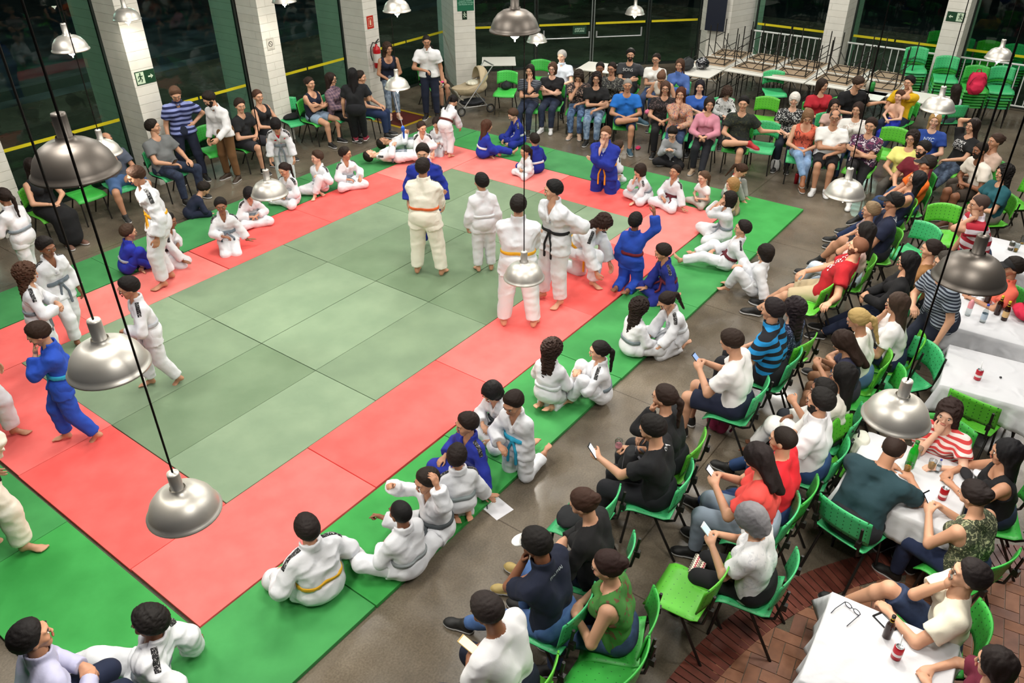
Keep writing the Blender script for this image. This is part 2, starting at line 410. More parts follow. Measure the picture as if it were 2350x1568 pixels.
def person(label, hx, hy, pose, s, t='tee', tc='e8e8e8', b='pants', bc='1c2233', h='short', hc='1c120c', k=1, H=1.70,
           a='lap,lap', l='d,d', hy_=0, hp=-3, v=8, sl=.3, tp=None, bp=None, sh='1a1a1a', so='d8d8d8', belt=None, g='f',
           fat=0, fem=0, x='', group=None, tw=0, side=0, wide=1.0, dz=0, hk='relax', pat=True, chair=None, pos=None):
    kid = H < 1.55; wide = 1 + (wide - 1) * .35; fat = fat * .8
    hs = .228 if not kid else .186 + .026 * min(max(H - 1.0, 0), .6) / .6
    S = (H - hs) / .87; B = S * wide; ks = hs / .228 * (1.13 if kid else 1.06)
    fl = pose if pose in ('floor', 'seiza', 'kneel') else None
    pz = {'chair': .45 + .058 * S, 'floor': .078 * S, 'seiza': .150 * S, 'kneel': .275 * S, 'stand': .523 * S, 'walk': .508 * S, 'lie': .523 * S}[pose] + dz
    P0 = v3(0, 0, pz)
    la = math.radians(v); lb = math.radians(side)
    U = unit(v3(math.sin(lb), math.sin(la), math.cos(la) * math.cos(lb)))   # v>0 leans forward
    twr = math.radians(tw); R0 = v3(math.cos(twr), math.sin(twr), 0)
    Rt = unit(R0 - U * (R0 @ U)); Fd = np.cross(U, Rt)
    M = P0 + U * .13 * S - Fd * .04 * S * sl
    N = P0 + U * .285 * S + Fd * .05 * S * sl
    yw, pt = math.radians(hy_), math.radians(hp)
    hd = Rt * -math.sin(yw) + Fd * math.cos(yw); hd = v3(hd[0], hd[1], hd[2] * .3); hd = unit(hd); hd = hd * math.cos(pt) + Z * math.sin(pt)
    Uh = unit(Z * .75 + U * .45); HM = frame(hd, Uh)
    HC = N + unit(U + Z * .7) * .032 * S + HM @ v3(0, .012, .112) * ks
    if pose == 'lie': HM = frame(Fd * math.cos(pt) + Rt * -math.sin(yw), U); HC = N + U * (.042 * S + .112 * ks)
    sh_ = {}; hip = {}; knee = {}; ank = {}; elb = {}; wr = {}
    lc = l.split(','); ac = a.split(',')
    for sg, lcode in ((1, lc[0]), (-1, lc[1])):
        hip[sg] = P0 + Rt * sg * .052 * B
        Tg = {'d': (.055, .25, .05), 'o': (.06, .40, .05), 'b': (.05, .12, .055), 'p': (.14, .22, .05), 'x': (-.05, .34, .17), '4': (-.14, .20, (.45 + .12 * S) / S if pose == 'chair' else .15),
              'c': (-.05, .135, .032 + .018 * (sg > 0)), 'k': (.05, -.035, .028), 'u': (.06, -.225, .03), 'n': (.06, .25, .045), 'l': (.07, .46, .05),
              'h': (.13, .36, .045), 'r': (.06, .22, .045), 's': (.065, 0, .045), 'S': (.10, .02, .045), 'w': (.055, .085, .045), 'v': (.055, -.105, .05), 'q': (.10, .34, .26), 'e': (.05, .30, .045)}[lcode]
        if lcode in 'xo4' and pose == 'chair' and lcode != '4': Tg = (Tg[0], Tg[1], Tg[2])
        T = R0 * sg * Tg[0] * B + v3(-R0[1], R0[0], 0) * Tg[1] * S + Z * Tg[2] * S + (P0 * v3(1, 1, 0))
        fw = v3(-R0[1], R0[0], 0)
        pole = {'4': R0 * sg + fw * .5, 'c': R0 * sg + fw * .35 + Z * .12, 'h': R0 * sg * .8 + Z * .5, 'p': R0 * sg * .6 + fw + Z * .8}.get(lcode, fw + Z * (.6 if pose != 'kneel' and pose != 'seiza' else -.1) + R0 * sg * .06)
        if lcode in 'nl': pole = Z + R0 * sg * .25
        if lcode == 'r': pole = fw + Z
        knee[sg], ank[sg] = ik(hip[sg], T, .245 * S, .235 * S, pole)
    MZ = frame(Fd, U)
    loc = lambda o, x_, y_, z_: o + Rt * x_ * S + Fd * y_ * S + U * z_ * S
    F0 = v3(-R0[1], R0[0], 0)
    for sg, c in ((1, ac[0]), (-1, ac[1])):
        sh_[sg] = loc(N, sg * (.094 if kid else .104) * wide, 0, -.045)
        pole = Rt * sg * .5 - Fd * .5 - Z * .9
        if c == 'hang': T = sh_[sg] + Rt * sg * .05 * S + Fd * .03 * S - Z * .30 * S; pole = -Fd + Rt * sg * .3
        elif c == 'lap': T = P0 + F0 * .165 * S + R0 * sg * .035 * S + Z * .075 * S; pole = Rt * sg - Z * .6 - Fd * .3
        elif c == 'knee': T = knee[sg] * .72 + hip[sg] * .28 + Z * .075 * S; pole = Rt * sg * .7 - Z * .6 - Fd * .4
        elif c == 'fold': T = loc(N, -sg * .055, .125, -.155 - .02 * sg); pole = Rt * sg - Z * .9
        elif c == 'phone': T = P0 + F0 * .21 * S + R0 * sg * .04 * S + Z * .17 * S; pole = Rt * sg * .5 - Z
        elif c == 'chin': T = HC + hd * .085 * ks - Z * .14 * ks + R0 * sg * .015; pole = Fd * .5 - Z + Rt * sg * .3
        elif c == 'face': T = HC + hd * .11 * ks - Z * .07 * ks + R0 * sg * .02; pole = Fd * .6 - Z + Rt * sg * .3
        elif c == 'ear': T = HC + np.cross(hd, Z) * sg * .09 - Z * .11 * ks + hd * .03; pole = Fd * .5 - Z + Rt * sg * .6
        elif c == 'hips': T = loc(P0, sg * .105, .02, .06); pole = Rt * sg - Fd * .6
        elif c == 'behind': T = loc(P0, sg * .035, -.085, .09); pole = Rt * sg - Fd * .3
        elif c == 'plant': T = P0 * v3(1, 1, 0) + R0 * sg * .17 * S - F0 * .16 * S + Z * .035; pole = -Fd
        elif c == 'plants': T = P0 * v3(1, 1, 0) + R0 * sg * .24 * S + F0 * .06 * S + Z * .035; pole = -Fd
        elif c == 'plantf': T = P0 * v3(1, 1, 0) + R0 * sg * .08 * S + F0 * .26 * S + Z * .035; pole = -Fd + Rt * sg
        elif c == 'up': T = sh_[sg] + Rt * sg * .07 * S + Z * .27 * S + Fd * .04 * S; pole = Rt * sg
        elif c == 'raise': T = sh_[sg] + Rt * sg * .04 * S + Z * .12 * S + Fd * .2 * S; pole = Rt * sg - Z
        elif c == 'reach': T = sh_[sg] + Fd * .27 * S - Z * .08 * S - Rt * sg * .05 * S; pole = -Z + Rt * sg * .5
        elif c == 'reachd': T = sh_[sg] + Fd * .17 * S - Z * .22 * S; pole = -Fd + Rt * sg * .5
        elif c == 'top': T = HC + Z * .10 + R0 * sg * .02; pole = Rt * sg + Z * .2
        elif c == 'table': T = sh_[sg] * v3(1, 1, 0) + F0 * .21 * S - R0 * sg * .05 * S + Z * .775; pole = Rt * sg - Z * .6
        elif c == 'ext': T = sh_[sg] + Rt * sg * .26 * S - Z * .10 * S - Fd * .02; pole = -Z - Fd * .3
        elif c == 'knees': T = (knee[1] + knee[-1]) / 2 + R0 * sg * .03 * S + F0 * .03 * S; pole = Rt * sg - Z
        elif c == 'fronth': T = loc(P0, sg * .02, .095, .01); pole = Rt * sg - Fd * .3
        elif c == 'cup': T = P0 + F0 * .19 * S + R0 * sg * .06 * S + Z * .16 * S; pole = Rt * sg * .7 - Z
        elb[sg], wr[sg] = ik(sh_[sg], T, .168 * S, .150 * S, pole)
    # ---- placement: the head stands where it is seen, everything else follows
    bz = BASEZ[g]
    Rr = None
    if pose == 'lie':
        # body laid down: local up becomes horizontal
        Rr = Matrix.Rotation(math.radians(88), 4, 'X'); Rn = np.array(Rr.to_3x3())
        hl = Rn @ HC; hz = bz + .115; hl[2] = 0
    else: hl = HC.copy(); hz = bz + HC[2]
    wp = at(hx, hy, hz)
    az = (s - 1000) if s >= 500 else s - 90 + math.degrees(math.atan2(wp[1] - CAMP[1], wp[0] - CAMP[0]))
    rz = math.radians(az - 90); cz, sz = math.cos(rz), math.sin(rz)
    org = Vector((wp[0] - (cz * hl[0] - sz * hl[1]), wp[1] - (sz * hl[0] + cz * hl[1]), bz))
    if pose == 'lie': org.z = bz + .115
    root = empty('person', org, rz)
    if Rr is not None: root.matrix_world = Matrix.Translation(org) @ Matrix.Rotation(rz, 4, 'Z') @ Rr
    tag(root, label, 'person', group)
    dist = (Vector(CAMP) - org).length
    vx = min(max(dist * .00155, .0085), .020)
    # ---- skin
    r = lambda q: q * S
    fw_ = (1 + .15 * fat) * (.93 if kid else 1)
    def limbs(P, gA=0, gL=0, arms=True, legs=True):
        d = None
        for sg in (1, -1):
            if arms:
                e = smin(rc(P, sh_[sg], elb[sg], r(.030) + gA, r(.024) + gA), rc(P, elb[sg], wr[sg], r(.024) + gA, r(.0155) + gA), .015)
                d = e if d is None else smin(d, e, .02)
            if legs:
                e = smin(rc(P, hip[sg], knee[sg], r(.050) + gL, r(.034) + gL), rc(P, knee[sg] * .999, knee[sg] * .72 + ank[sg] * .28, r(.033) + gL, r(.034) + gL), .02)
                e = smin(e, rc(P, knee[sg] * .72 + ank[sg] * .28, ank[sg], r(.033) + gL, r(.0205) + gL), .02)
                d = e if d is None else smin(d, e, .03)
        return d
    def torso(P, gg=0.0, sw=1.0):
        d = None
        for sg in (1, -1):
            a_ = loc(P0, sg * .048 * fw_ * wide, 0, .0); m_ = M + Rt * sg * .036 * B * fw_; c_ = loc(N, sg * .058 * wide, -.004, -.085)
            e = smin(rc(P, a_, m_, r(.062) * fw_ + gg, r(.056) * fw_ + gg), rc(P, m_, c_, r(.056) * fw_ + gg, r(.062) + gg), .03)
            e = smin(e, rc(P, loc(N, sg * .012, -.006, -.022), sh_[sg] - Rt * sg * .006 * S, r(.036) + gg * .8, r(.031) + gg * .7), .05)
            if fem: e = smin(e, rc(P, loc(N, sg * .042, .052, -.105), loc(N, sg * .042, .05, -.10), r(.036) + gg, r(.036) + gg), .03)
            d = e if d is None else smin(d, e, .04)
        if fat: d = smin(d, ell(P, loc(M, 0, .035, -.02), (r(.085) * fat + gg, r(.085) * fat + gg, r(.085) * fat + gg)), .06)
        return d
    neck = lambda P, gg=0: rc(P, N - U * .02 * S, HC - HM[:, 2] * .055 * ks - HM[:, 1] * .015, .052 * ks * (1 if kid or fem else 1.1) + gg, .047 * ks * (1 if kid or fem else 1.1) + gg)
    body = lambda P: smin(smin(torso(P, -.004), limbs(P), .025), neck(P), .025)
    jt = np.array([P0, N, *hip.values(), *knee.values(), *ank.values(), *elb.values(), *wr.values(), *sh_.values()])
    lo, hi = jt.min(0) - .13 * S * fw_ - .03, jt.max(0) + .13 * S * fw_ + .03; lo[2] = max(lo[2], jt[:, 2].min() - .12)
    BV, BF = mesh_sdf(body, lo, np.maximum(hi, N + Z * .1), vx)
    parts = [(BV, BF, 0), (FACE[0] @ HM.T * ks + HC, FACE[1], FACE[2])]
    WM = {}
    for sg, c in ((1, ac[0]), (-1, ac[1])):
        d = unit(wr[sg] - elb[sg]); kd = hk
        up = {'lap': Z, 'knee': Z, 'table': Z, 'ext': Z, 'plant': Z, 'plants': Z, 'plantf': Z, 'fold': Fd, 'chin': hd, 'face': hd, 'hang': Rt * sg, 'hips': Fd, 'ear': Rt * sg, 'knees': Z, 'top': Z}.get(c, Rt * sg * .7 + Z * .3 - Fd * .2)
        if c in ('plant', 'plants', 'plantf'): d = unit(F0 * (1 if c == 'plantf' else -.1) + Rt * sg * (.5 if c != 'plants' else 1.0)); kd = 'flat'
        if c == 'hips': d = unit(Fd * .6 - Rt * sg * .8 - Z * .2); up = Rt * sg + Fd * .3
        if c == 'knee': d = unit(d + F0 * .6); kd = 'relax'
        if c == 'table': d = unit(d * v3(1, 1, .1)); kd = 'relax'
        if c in ('chin', 'ear', 'top', 'face'): d = unit((HC - wr[sg]) + hd * .05 + Z * .05)
        if c in ('fold',): d = unit(-Rt * sg + U * .15); kd = 'flat'
        if c in ('lap', 'fronth'): d = unit(d - R0 * sg * .8 - Z * .2)
        if c in ('phone', 'reach', 'cup'): kd = 'grip' if hk == 'relax' else hk
        X = frame(d, up); WM[sg] = (wr[sg], X, d)
        hv, hf = HANDS[kd]
        # the thumb (+x) has to lie on the inner side: right hand, back up, thumb to the left
        if sg > 0: vv = hv * v3(-1, 1, 1); ff = hf[:, ::-1]
        else: vv, ff = hv, hf
        parts.append(((vv * (S / 1.72)) @ X.T + wr[sg], ff, 0))
    FM = {}
    for sg, c in ((1, lc[0]), (-1, lc[1])):
        if c in 'ku': y = unit((ank[sg] - knee[sg]) * v3(1, 1, .4)); zz = -Z
        elif c == 'c': y = unit(-R0 * sg + F0 * .5 - Z * .1); zz = Z * .6 + F0 * .8
        elif c == 'l': y = unit(F0 * .45 + Z * .9 + R0 * sg * .3); zz = -F0
        elif c == 'h': y = unit(F0 * .8 + R0 * sg * .8 + Z * .2); zz = Z + R0 * -sg * .5
        elif c == 'x': y = unit(F0 - Z * .35); zz = Z
        elif c == '4': y = unit(-R0 * sg + F0 * .4 - Z * .1); zz = knee[sg] - ank[sg] + Z
        elif c == 'v': y = unit(F0 - Z * .45); zz = Z
        else: y = unit(F0 + R0 * sg * .2); zz = Z
        FM[sg] = frame(y, zz)
        if sh is None:
            fv, ff = FOOT
            if sg > 0: fv = fv * v3(-1, 1, 1); ff = ff[:, ::-1]
            parts.append(((fv * (S / 1.72)) @ FM[sg].T + ank[sg], ff, 0))
    V, F, I = merge(parts)
    sk = mat(SKIN[k], .55)
    o = mk('body', V, F, [sk, mat('e8e4dc', .3), mat('1a100a', .4), mat({0: 'c07868', 1: 'b06a58', 2: '96543f', 3: '74402e', 4: '54302a'}[k], .5)], root, True, I)
    if sh is not None:
        for sg in (1, -1):
            Mx = Matrix(FM[sg] * (S / 1.72)).to_4x4(); Mx.translation = Vector(ank[sg])
            if sg < 0: Mx = Mx @ Matrix.Diagonal((-1, 1, 1, 1))
            share('shoe', SHOE, [mat(sh, .6), mat(so, .6)], root, Mx)
    # ---- hair and things worn on the head
    Mh = Matrix(HM * ks).to_4x4(); Mh.translation = Vector(HC)
    if h and h != 'none':
        ho = share('hair', hair_mesh(h), mat(hc, .72, bump=.9, spec=.3), root, Mh)
    if 'cap' in x:
        cc = ('141416', 'e8e8e6') if 'capw' in x else ('141416', '141416')
        Mc = Mh @ (Matrix.Rotation(PI, 4, 'Z') if 'capb' in x else Matrix())
        share('cap', CAP, [mat(cc[0], .8), mat(cc[1], .8)], root, Mc)
    if 'glasses' in x: share('glasses', GLASSES, mat('181818', .3), root, Mh)
    if 'beard' in x: share('beard', BEARD, mat(hc if h != 'bald' else '2a1c14', .8), root, Mh)
    # ---- clothing
    gi = t == 'gi'
    amp = (.011 if kid else .016) if gi else .009
    def cutneck(P, d, rr, fwd=.02, dn=0):
        return np.maximum(d, -rc(P, N + Fd * fwd * S - U * dn * S, N + U * .12 * S + Fd * fwd * S, rr * S, rr * S * 1.5))
    sleeve = {'tee': .62, 'polo': .62, 'long': 2, 'gi': 2, 'tank': 0, 'none': 0}.get(t, .6)
    def arms_c(P, gg):
        d = None
        for sg in (1, -1):
            w = (.014 if kid else .020) if gi else 0
            if sleeve > 1:
                en = elb[sg] + (wr[sg] - elb[sg]) * (.80 if gi else .96)
                e = smin(rc(P, sh_[sg] - U * .01 * S, elb[sg], r(.034) + gg * .8, r(.032) + gg + w * .8), np.maximum(rc(P, elb[sg], en, r(.032) + gg + w * .9, r(.026 if not gi else .034) + gg + w), pln(P, en, en - elb[sg])), .02)
            else:
                en = sh_[sg] + (elb[sg] - sh_[sg]) * sleeve
                e = np.maximum(rc(P, sh_[sg], en, r(.038) + gg, r(.040) + gg + .004), pln(P, en, en - sh_[sg]))
            d = e if d is None else np.minimum(d, e)
        return d
    sk_ = S * (.10 if pose in ('stand', 'walk', 'lie', 'kneel') else .06)
    def jacket(P):
        gg = (.010 if kid else .019) if gi else .010
        d = torso(P, gg)
        if gi or t == 'long' or pose in ('stand', 'walk'):
            for sg in (1, -1):
                ek = .36 if gi else .14
                e = rc(P, hip[sg], hip[sg] + (knee[sg] - hip[sg]) * ek, r(.062) + gg, r(.068) + gg)
                e = np.maximum(e, pln(P, hip[sg] + (knee[sg] - hip[sg]) * ek, knee[sg] - hip[sg]))
                d = smin(d, e, .03)
        if sleeve: d = smin(d, arms_c(P, gg), .025)
        d = d + folds(P) * amp * .7
        if t == 'tank':
            d = cutneck(P, d, .052, .03, .03)
            for sg in (1, -1): d = np.maximum(d, -rc(P, sh_[sg] + Rt * sg * .02 * S - U * .03 * S, sh_[sg] + Rt * sg * .06 * S + U * .05 * S, .05 * S, .06 * S))
            if 'strap' in x:
                d = np.maximum(d, pln(P, loc(N, 0, 0, -.075), U))
                for sg in (1, -1): d = np.minimum(d, np.maximum(torso(P, .013), np.abs((P - loc(N, sg * .05, 0, 0)) @ Rt) - .012))
            d = np.maximum(d, -neck(P, .012))
        elif gi:
            # open front between two lapels
            a_ = loc(N, 0, .03, .05); b_ = loc(M, 0, .09, .02 if belt else 0)
            q = (P - loc(N, 0, 0, 0)); xx = q @ Rt; uu = q @ U; yy = q @ Fd
            op = np.abs(xx) - (.040 * S + uu * .30)
            wedge = np.maximum(op, -yy)
            d = np.maximum(d, -wedge)
            d = np.maximum(d, -np.maximum(neck(P, .016), .010 * S - (P - N) @ U))
            for sg in (1, -1):
                e = rc(P, loc(N, sg * .034, -.028, .032), loc(N, sg * .040, .045, -.02), .016, .016)
                e = np.minimum(e, rc(P, loc(N, sg * .040, .045, -.02), loc(M, -sg * .006, .085, .03), .016, .018))
                d = smin(d, e, .006)
            bk_ = np.maximum(np.maximum(neck(P, .034), -neck(P, .014)), np.maximum(uu - .042 * S, -uu - .01 * S)); bk_ = np.maximum(bk_, yy - .02 * S)
            d = smin(d, bk_, .008)
        elif t != 'none':
            d = cutneck(P, d, .041 if t != 'polo' else .036, .010)
            if t == 'polo' or 'collar' in x:
                d = np.minimum(d, np.maximum(np.maximum(neck(P, .026), -neck(P, .010)), np.maximum(pln(P, loc(N, 0, 0, .034), U), -pln(P, loc(N, 0, 0, -.02), U))))
        if not gi and pose not in ('stand', 'walk'): d = np.maximum(d, -pln(P, loc(P0, 0, 0, -.045), U + Fd * .5))
        return d
    cp = 'bump' if gi else ''
    if t != 'none':
        c2 = c3 = None; pt_ = None; sc = 1
        if tp: q = tp.split(':'); pt_ = q[0]; c2 = q[1] if len(q) > 1 else None; c3 = q[2] if len(q) > 2 and q[2] else None; sc = float(q[3]) if len(q) > 3 else 1
        nm = {'gi': 'judogi_jacket', 'tee': 'shirt', 'polo': 'polo_shirt', 'long': 'long_sleeved_top', 'tank': 'sleeveless_top'}.get(t, 'shirt')
        top = sdf_obj(nm, jacket, lo - .04, hi + .04, vx, mat(tc, .9, 0, pt_, c2, c3, sc, .5 if gi else .25), root)
    else: top = None
    hw = lambda P: P[:, 2]
    def legs_c(P):
        d = smin(ell(P, loc(P0, 0, -.012, .0), (r(.115) * fw_ * wide, r(.085) * fw_, r(.085))), rc(P, loc(P0, -.03, -.02, .02), loc(P0, .03, -.02, .02), r(.075) * fw_, r(.075) * fw_), .03)
        d = np.maximum(d, pln(P, loc(P0, 0, 0, .065), U))
        for sg in (1, -1):
            H_, K, A = hip[sg], knee[sg], ank[sg]
            if b == 'shorts':
                en = H_ + (K - H_) * .88; e = np.maximum(rc(P, H_, en, r(.062), r(.052) + .006), pln(P, en, K - H_))
            elif b == 'mini':
                en = H_ + (K - H_) * .55; e = np.maximum(rc(P, H_, en, r(.062), r(.058)), pln(P, en, K - H_))
            elif b == 'capri':
                en = K + (A - K) * .45; e = np.minimum(rc(P, H_, K, r(.060), r(.046)), np.maximum(rc(P, K, en, r(.046), r(.044)), pln(P, en, A - K)))
            else:
                bw = {'gi': .019 if kid else .028, 'pants': .006, 'jeans': .004, 'slim': 0, 'skirt': .03}[b]
                en = K + (A - K) * (.90 if b != 'gi' else .86)
                e = rc(P, H_, K, r(.056) + bw, r(.042) + bw)
                q_ = np.maximum(rc(P, K, en, r(.042) + bw, r(.030 if b != 'slim' else .026) + bw * 1.3), pln(P, en + (A - K) * .02, A - K))
                e = smin(e, q_, .02)
            d = smin(d, e, .03)
        if b == 'skirt':
            mk_ = (knee[1] + knee[-1]) / 2; ma = (ank[1] + ank[-1]) / 2
            d = smin(d, smin(rc(P, P0, mk_, r(.10), r(.085)), rc(P, mk_, mk_ + (ma - mk_) * .8, r(.085), r(.10)), .03), .03)
        return d + folds(P, .9) * (.007 if b == 'gi' else .0035)
    bt_ = bc2 = None; bsc = 1
    if bp: q = bp.split(':'); bt_ = q[0]; bc2 = q[1]; bsc = float(q[2]) if len(q) > 2 else 1
    elif b == 'jeans': bt_, bc2 = 'denim', {'2a3a5a': '3c5078', '6f8fb8': '93b0d4', '1c2438': '2c3850'}.get(bc, bc)
    bn = {'gi': 'judogi_trousers', 'shorts': 'shorts', 'mini': 'shorts', 'skirt': 'skirt', 'jeans': 'jeans'}.get(b, 'trousers')
    sdf_obj(bn, legs_c, lo - .04, hi + .04, vx, mat(bc, .9, 0, bt_, bc2, None, bsc, .4 if b == 'gi' else .2), root)
    # ---- belt with knot and two tails, shoulder patches of the judogi
    if belt:
        W0 = loc(M, 0, .0, -.045)
        def belt_f(P):
            d = np.maximum(torso(P, .030) + folds(P) * .004, np.abs((P - W0) @ U) - .020)
            kn = loc(W0, 0, 0, 0)
            fr = kn + Fd * (r(.056) * fw_ + .034)
            d = np.minimum(d, ell(P, fr, (.030, .026, .024)))
            for sg in (1, -1):
                e1 = fr + Rt * sg * .035 * S - (Z * .10 - Fd * .01) * S
                if pose in ('chair', 'floor', 'seiza'): e1 = fr + Rt * sg * .07 * S + Fd * .05 * S - Z * .055 * S
                e2 = e1 - Z * (.10 if pose not in ('floor', 'seiza') else .02) * S + F0 * (.0 if pose not in ('floor', 'seiza') else .04) * S
                d = np.minimum(d, np.minimum(rc(P, fr, e1, .014, .016), rc(P, e1, e2, .016, .016)))
            return d
        sdf_obj('belt', belt_f, P0 - .2 * S * v3(1, 1, 1.2) * fw_, N + .12 * S * v3(1, 1, 0) * fw_, min(vx, .011), mat(belt, .85, bump=.4), root)
    if gi and pat and top:
        for sg in (1, -1):
            A0 = loc(N, sg * .045, 0, .02); A1 = sh_[sg] + (elb[sg] - sh_[sg]) * .42
            ax = unit(A1 - A0); up = unit(U + Rt * sg * .6); wd_ = unit(np.cross(ax, up))
            Lh = np.linalg.norm(A1 - A0) / 2; cc = (A0 + A1) / 2
            def patch_f(P):
                q = P - cc
                bx = np.maximum(np.abs(q @ ax) - Lh * .8, np.abs(q @ wd_) - .026 * (S / 1.7))
                bx = np.maximum(bx, -((P - cc) @ up) - .02)
                gg = .010 if kid else .019; dd = smin(torso(P, gg), arms_c(P, gg), .025) + folds(P) * amp * .7
                return np.maximum(dd - .006, bx)
            sdf_obj('shoulder_patch', patch_f, cc - .17 * S, cc + .17 * S, min(vx, .009), mat('16161a', .8, 0, 'floral', '1c1c20', 'b8b8b8', 2.6) if tc != BLU else mat('16246e', .8, 0, 'floral', '2a3a90', '8890b0', 2.6), root)
    if 'under:' in x:
        uc = x.split('under:')[1][:6]
        sdf_obj('undershirt', lambda P: cutneck(P, torso(P, .003), .038, .010), lo - .02, hi + .02, vx, mat(uc, .9), root)
    q = root.matrix_world if Rr is not None else Matrix.Translation(org) @ Matrix.Rotation(rz, 4, 'Z')
    inf = dict(root=root, M=q, az=az, rz=rz, org=org, P0=P0, N=N, HC=HC, wr=wr, knee=knee, WM=WM, S=S, top=top, Fd=Fd, U=U, Rt=Rt, pose=pose, label=label, fat=fw_, ank=ank, HM=HM, ks=ks, F0=F0, R0=R0)
    PEOPLE.append(inf)
    return inf
# ------------------------------------------------------------ the hall
def struct(o): o['kind'] = 'structure'; return o
def concrete():
    m, t, N, L, b = nodes('polished_concrete')
    tc = N.new('ShaderNodeTexCoord')
    n1 = N.new('ShaderNodeTexNoise'); n1.inputs['Scale'].default_value = .55; n1.inputs['Detail'].default_value = 7; n1.inputs['Roughness'].default_value = .62
    n2 = N.new('ShaderNodeTexNoise'); n2.inputs['Scale'].default_value = 60; n2.inputs['Detail'].default_value = 4
    n3 = N.new('ShaderNodeTexNoise'); n3.inputs['Scale'].default_value = 1.1; n3.inputs['Detail'].default_value = 5; n3.inputs['Distortion'].default_value = .8
    for n in (n1, n2, n3): L.new(tc.outputs['Object'], n.inputs['Vector'])
    r = N.new('ShaderNodeValToRGB'); e = r.color_ramp.elements; e[0].position = .3; e[0].color = lin('403930'); e[1].position = .72; e[1].color = lin('7d7262')
    L.new(n1.outputs['Fac'], r.inputs[0])
    mx = N.new('ShaderNodeMix'); mx.data_type = 'RGBA'; mx.blend_type = 'OVERLAY'; mx.inputs[0].default_value = .5
    L.new(r.outputs[0], mx.inputs[6]); L.new(n2.outputs['Fac'], mx.inputs[7])
    # saw-cut joints of the slab
    bk = N.new('ShaderNodeTexBrick'); bk.offset = 0; bk.inputs['Scale'].default_value = 1
    bk.inputs['Brick Width'].default_value = 2.4; bk.inputs['Row Height'].default_value = 2.4; bk.inputs['Mortar Size'].default_value = .006
    bk.inputs['Color1'].default_value = bk.inputs['Color2'].default_value = (1, 1, 1, 1); bk.inputs['Mortar'].default_value = (.45, .42, .38, 1)
    L.new(tc.outputs['Object'], bk.inputs['Vector'])
    m2 = N.new('ShaderNodeMix'); m2.data_type = 'RGBA'; m2.blend_type = 'MULTIPLY'; m2.inputs[0].default_value = 1
    L.new(mx.outputs[2], m2.inputs[6]); L.new(bk.outputs['Color'], m2.inputs[7]); L.new(m2.outputs[2], b.inputs['Base Color'])
    rr = N.new('ShaderNodeMapRange'); rr.inputs['From Min'].default_value = .35; rr.inputs['From Max'].default_value = .65
    rr.inputs['To Min'].default_value = .16; rr.inputs['To Max'].default_value = .42
    L.new(n3.outputs['Fac'], rr.inputs[0]); L.new(rr.outputs[0], b.inputs['Roughness'])
    bp = N.new('ShaderNodeBump'); bp.inputs['Strength'].default_value = .25; bp.inputs['Distance'].default_value = .01
    L.new(n3.outputs['Fac'], bp.inputs['Height']); L.new(bp.outputs[0], b.inputs['Normal'])
    return m
def masonry():
    m, t, N, L, b = nodes('whitewashed_blocks')
    tc = N.new('ShaderNodeTexCoord'); sp = N.new('ShaderNodeSeparateXYZ'); L.new(tc.outputs['Object'], sp.inputs[0])
    ad = N.new('ShaderNodeMath'); ad.operation = 'ADD'; L.new(sp.outputs[0], ad.inputs[0]); L.new(sp.outputs[1], ad.inputs[1])
    cb = N.new('ShaderNodeCombineXYZ'); L.new(ad.outputs[0], cb.inputs[0]); L.new(sp.outputs[2], cb.inputs[1])
    bk = N.new('ShaderNodeTexBrick'); bk.inputs['Scale'].default_value = 1; bk.inputs['Brick Width'].default_value = 3.1; bk.inputs['Row Height'].default_value = .145
    bk.inputs['Mortar Size'].default_value = .005; bk.inputs['Mortar Smooth'].default_value = .6
    bk.inputs['Color1'].default_value = lin('eeece2'); bk.inputs['Color2'].default_value = lin('e8e5da'); bk.inputs['Mortar'].default_value = lin('cfccc0')
    L.new(cb.outputs[0], bk.inputs['Vector'])
    n = N.new('ShaderNodeTexNoise'); n.inputs['Scale'].default_value = 5; n.inputs['Detail'].default_value = 6; L.new(tc.outputs['Object'], n.inputs['Vector'])
    mx = N.new('ShaderNodeMix'); mx.data_type = 'RGBA'; mx.blend_type = 'MULTIPLY'; mx.inputs[0].default_value = .22
    L.new(bk.outputs['Color'], mx.inputs[6]); L.new(n.outputs['Fac'], mx.inputs[7]); L.new(mx.outputs[2], b.inputs['Base Color'])
    b.inputs['Roughness'].default_value = .8
    bp = N.new('ShaderNodeBump'); bp.inputs['Strength'].default_value = .5; bp.inputs['Distance'].default_value = .01
    L.new(bk.outputs['Fac'], bp.inputs['Height']); bp.invert = True; L.new(bp.outputs[0], b.inputs['Normal'])
    return m
def glassmat(name='green_tinted_glass', tint='86b8a4', ref=1.0, gloss=.02):
    m = bpy.data.materials.new(name); m.use_nodes = True; N = m.node_tree.nodes; L = m.node_tree.links
    N.remove(N['Principled BSDF']); out = N['Material Output']
    tr = N.new('ShaderNodeBsdfTransparent'); tr.inputs[0].default_value = lin(tint)
    gl = N.new('ShaderNodeBsdfGlossy'); gl.inputs['Roughness'].default_value = gloss
    lw = N.new('ShaderNodeLayerWeight'); lw.inputs[0].default_value = .5
    pw = N.new('ShaderNodeMath'); pw.operation = 'POWER'; pw.inputs[1].default_value = 5; L.new(lw.outputs['Facing'], pw.inputs[0])
    fr = N.new('ShaderNodeMath'); fr.operation = 'MULTIPLY_ADD'; fr.inputs[1].default_value = .5 * ref; fr.inputs[2].default_value = .018; L.new(pw.outputs[0], fr.inputs[0])
    mx = N.new('ShaderNodeMixShader'); L.new(fr.outputs[0], mx.inputs[0]); L.new(tr.outputs[0], mx.inputs[1]); L.new(gl.outputs[0], mx.inputs[2])
    L.new(mx.outputs[0], out.inputs['Surface']); return m
WALLM = masonry(); GL = glassmat(tint='cfe6db')
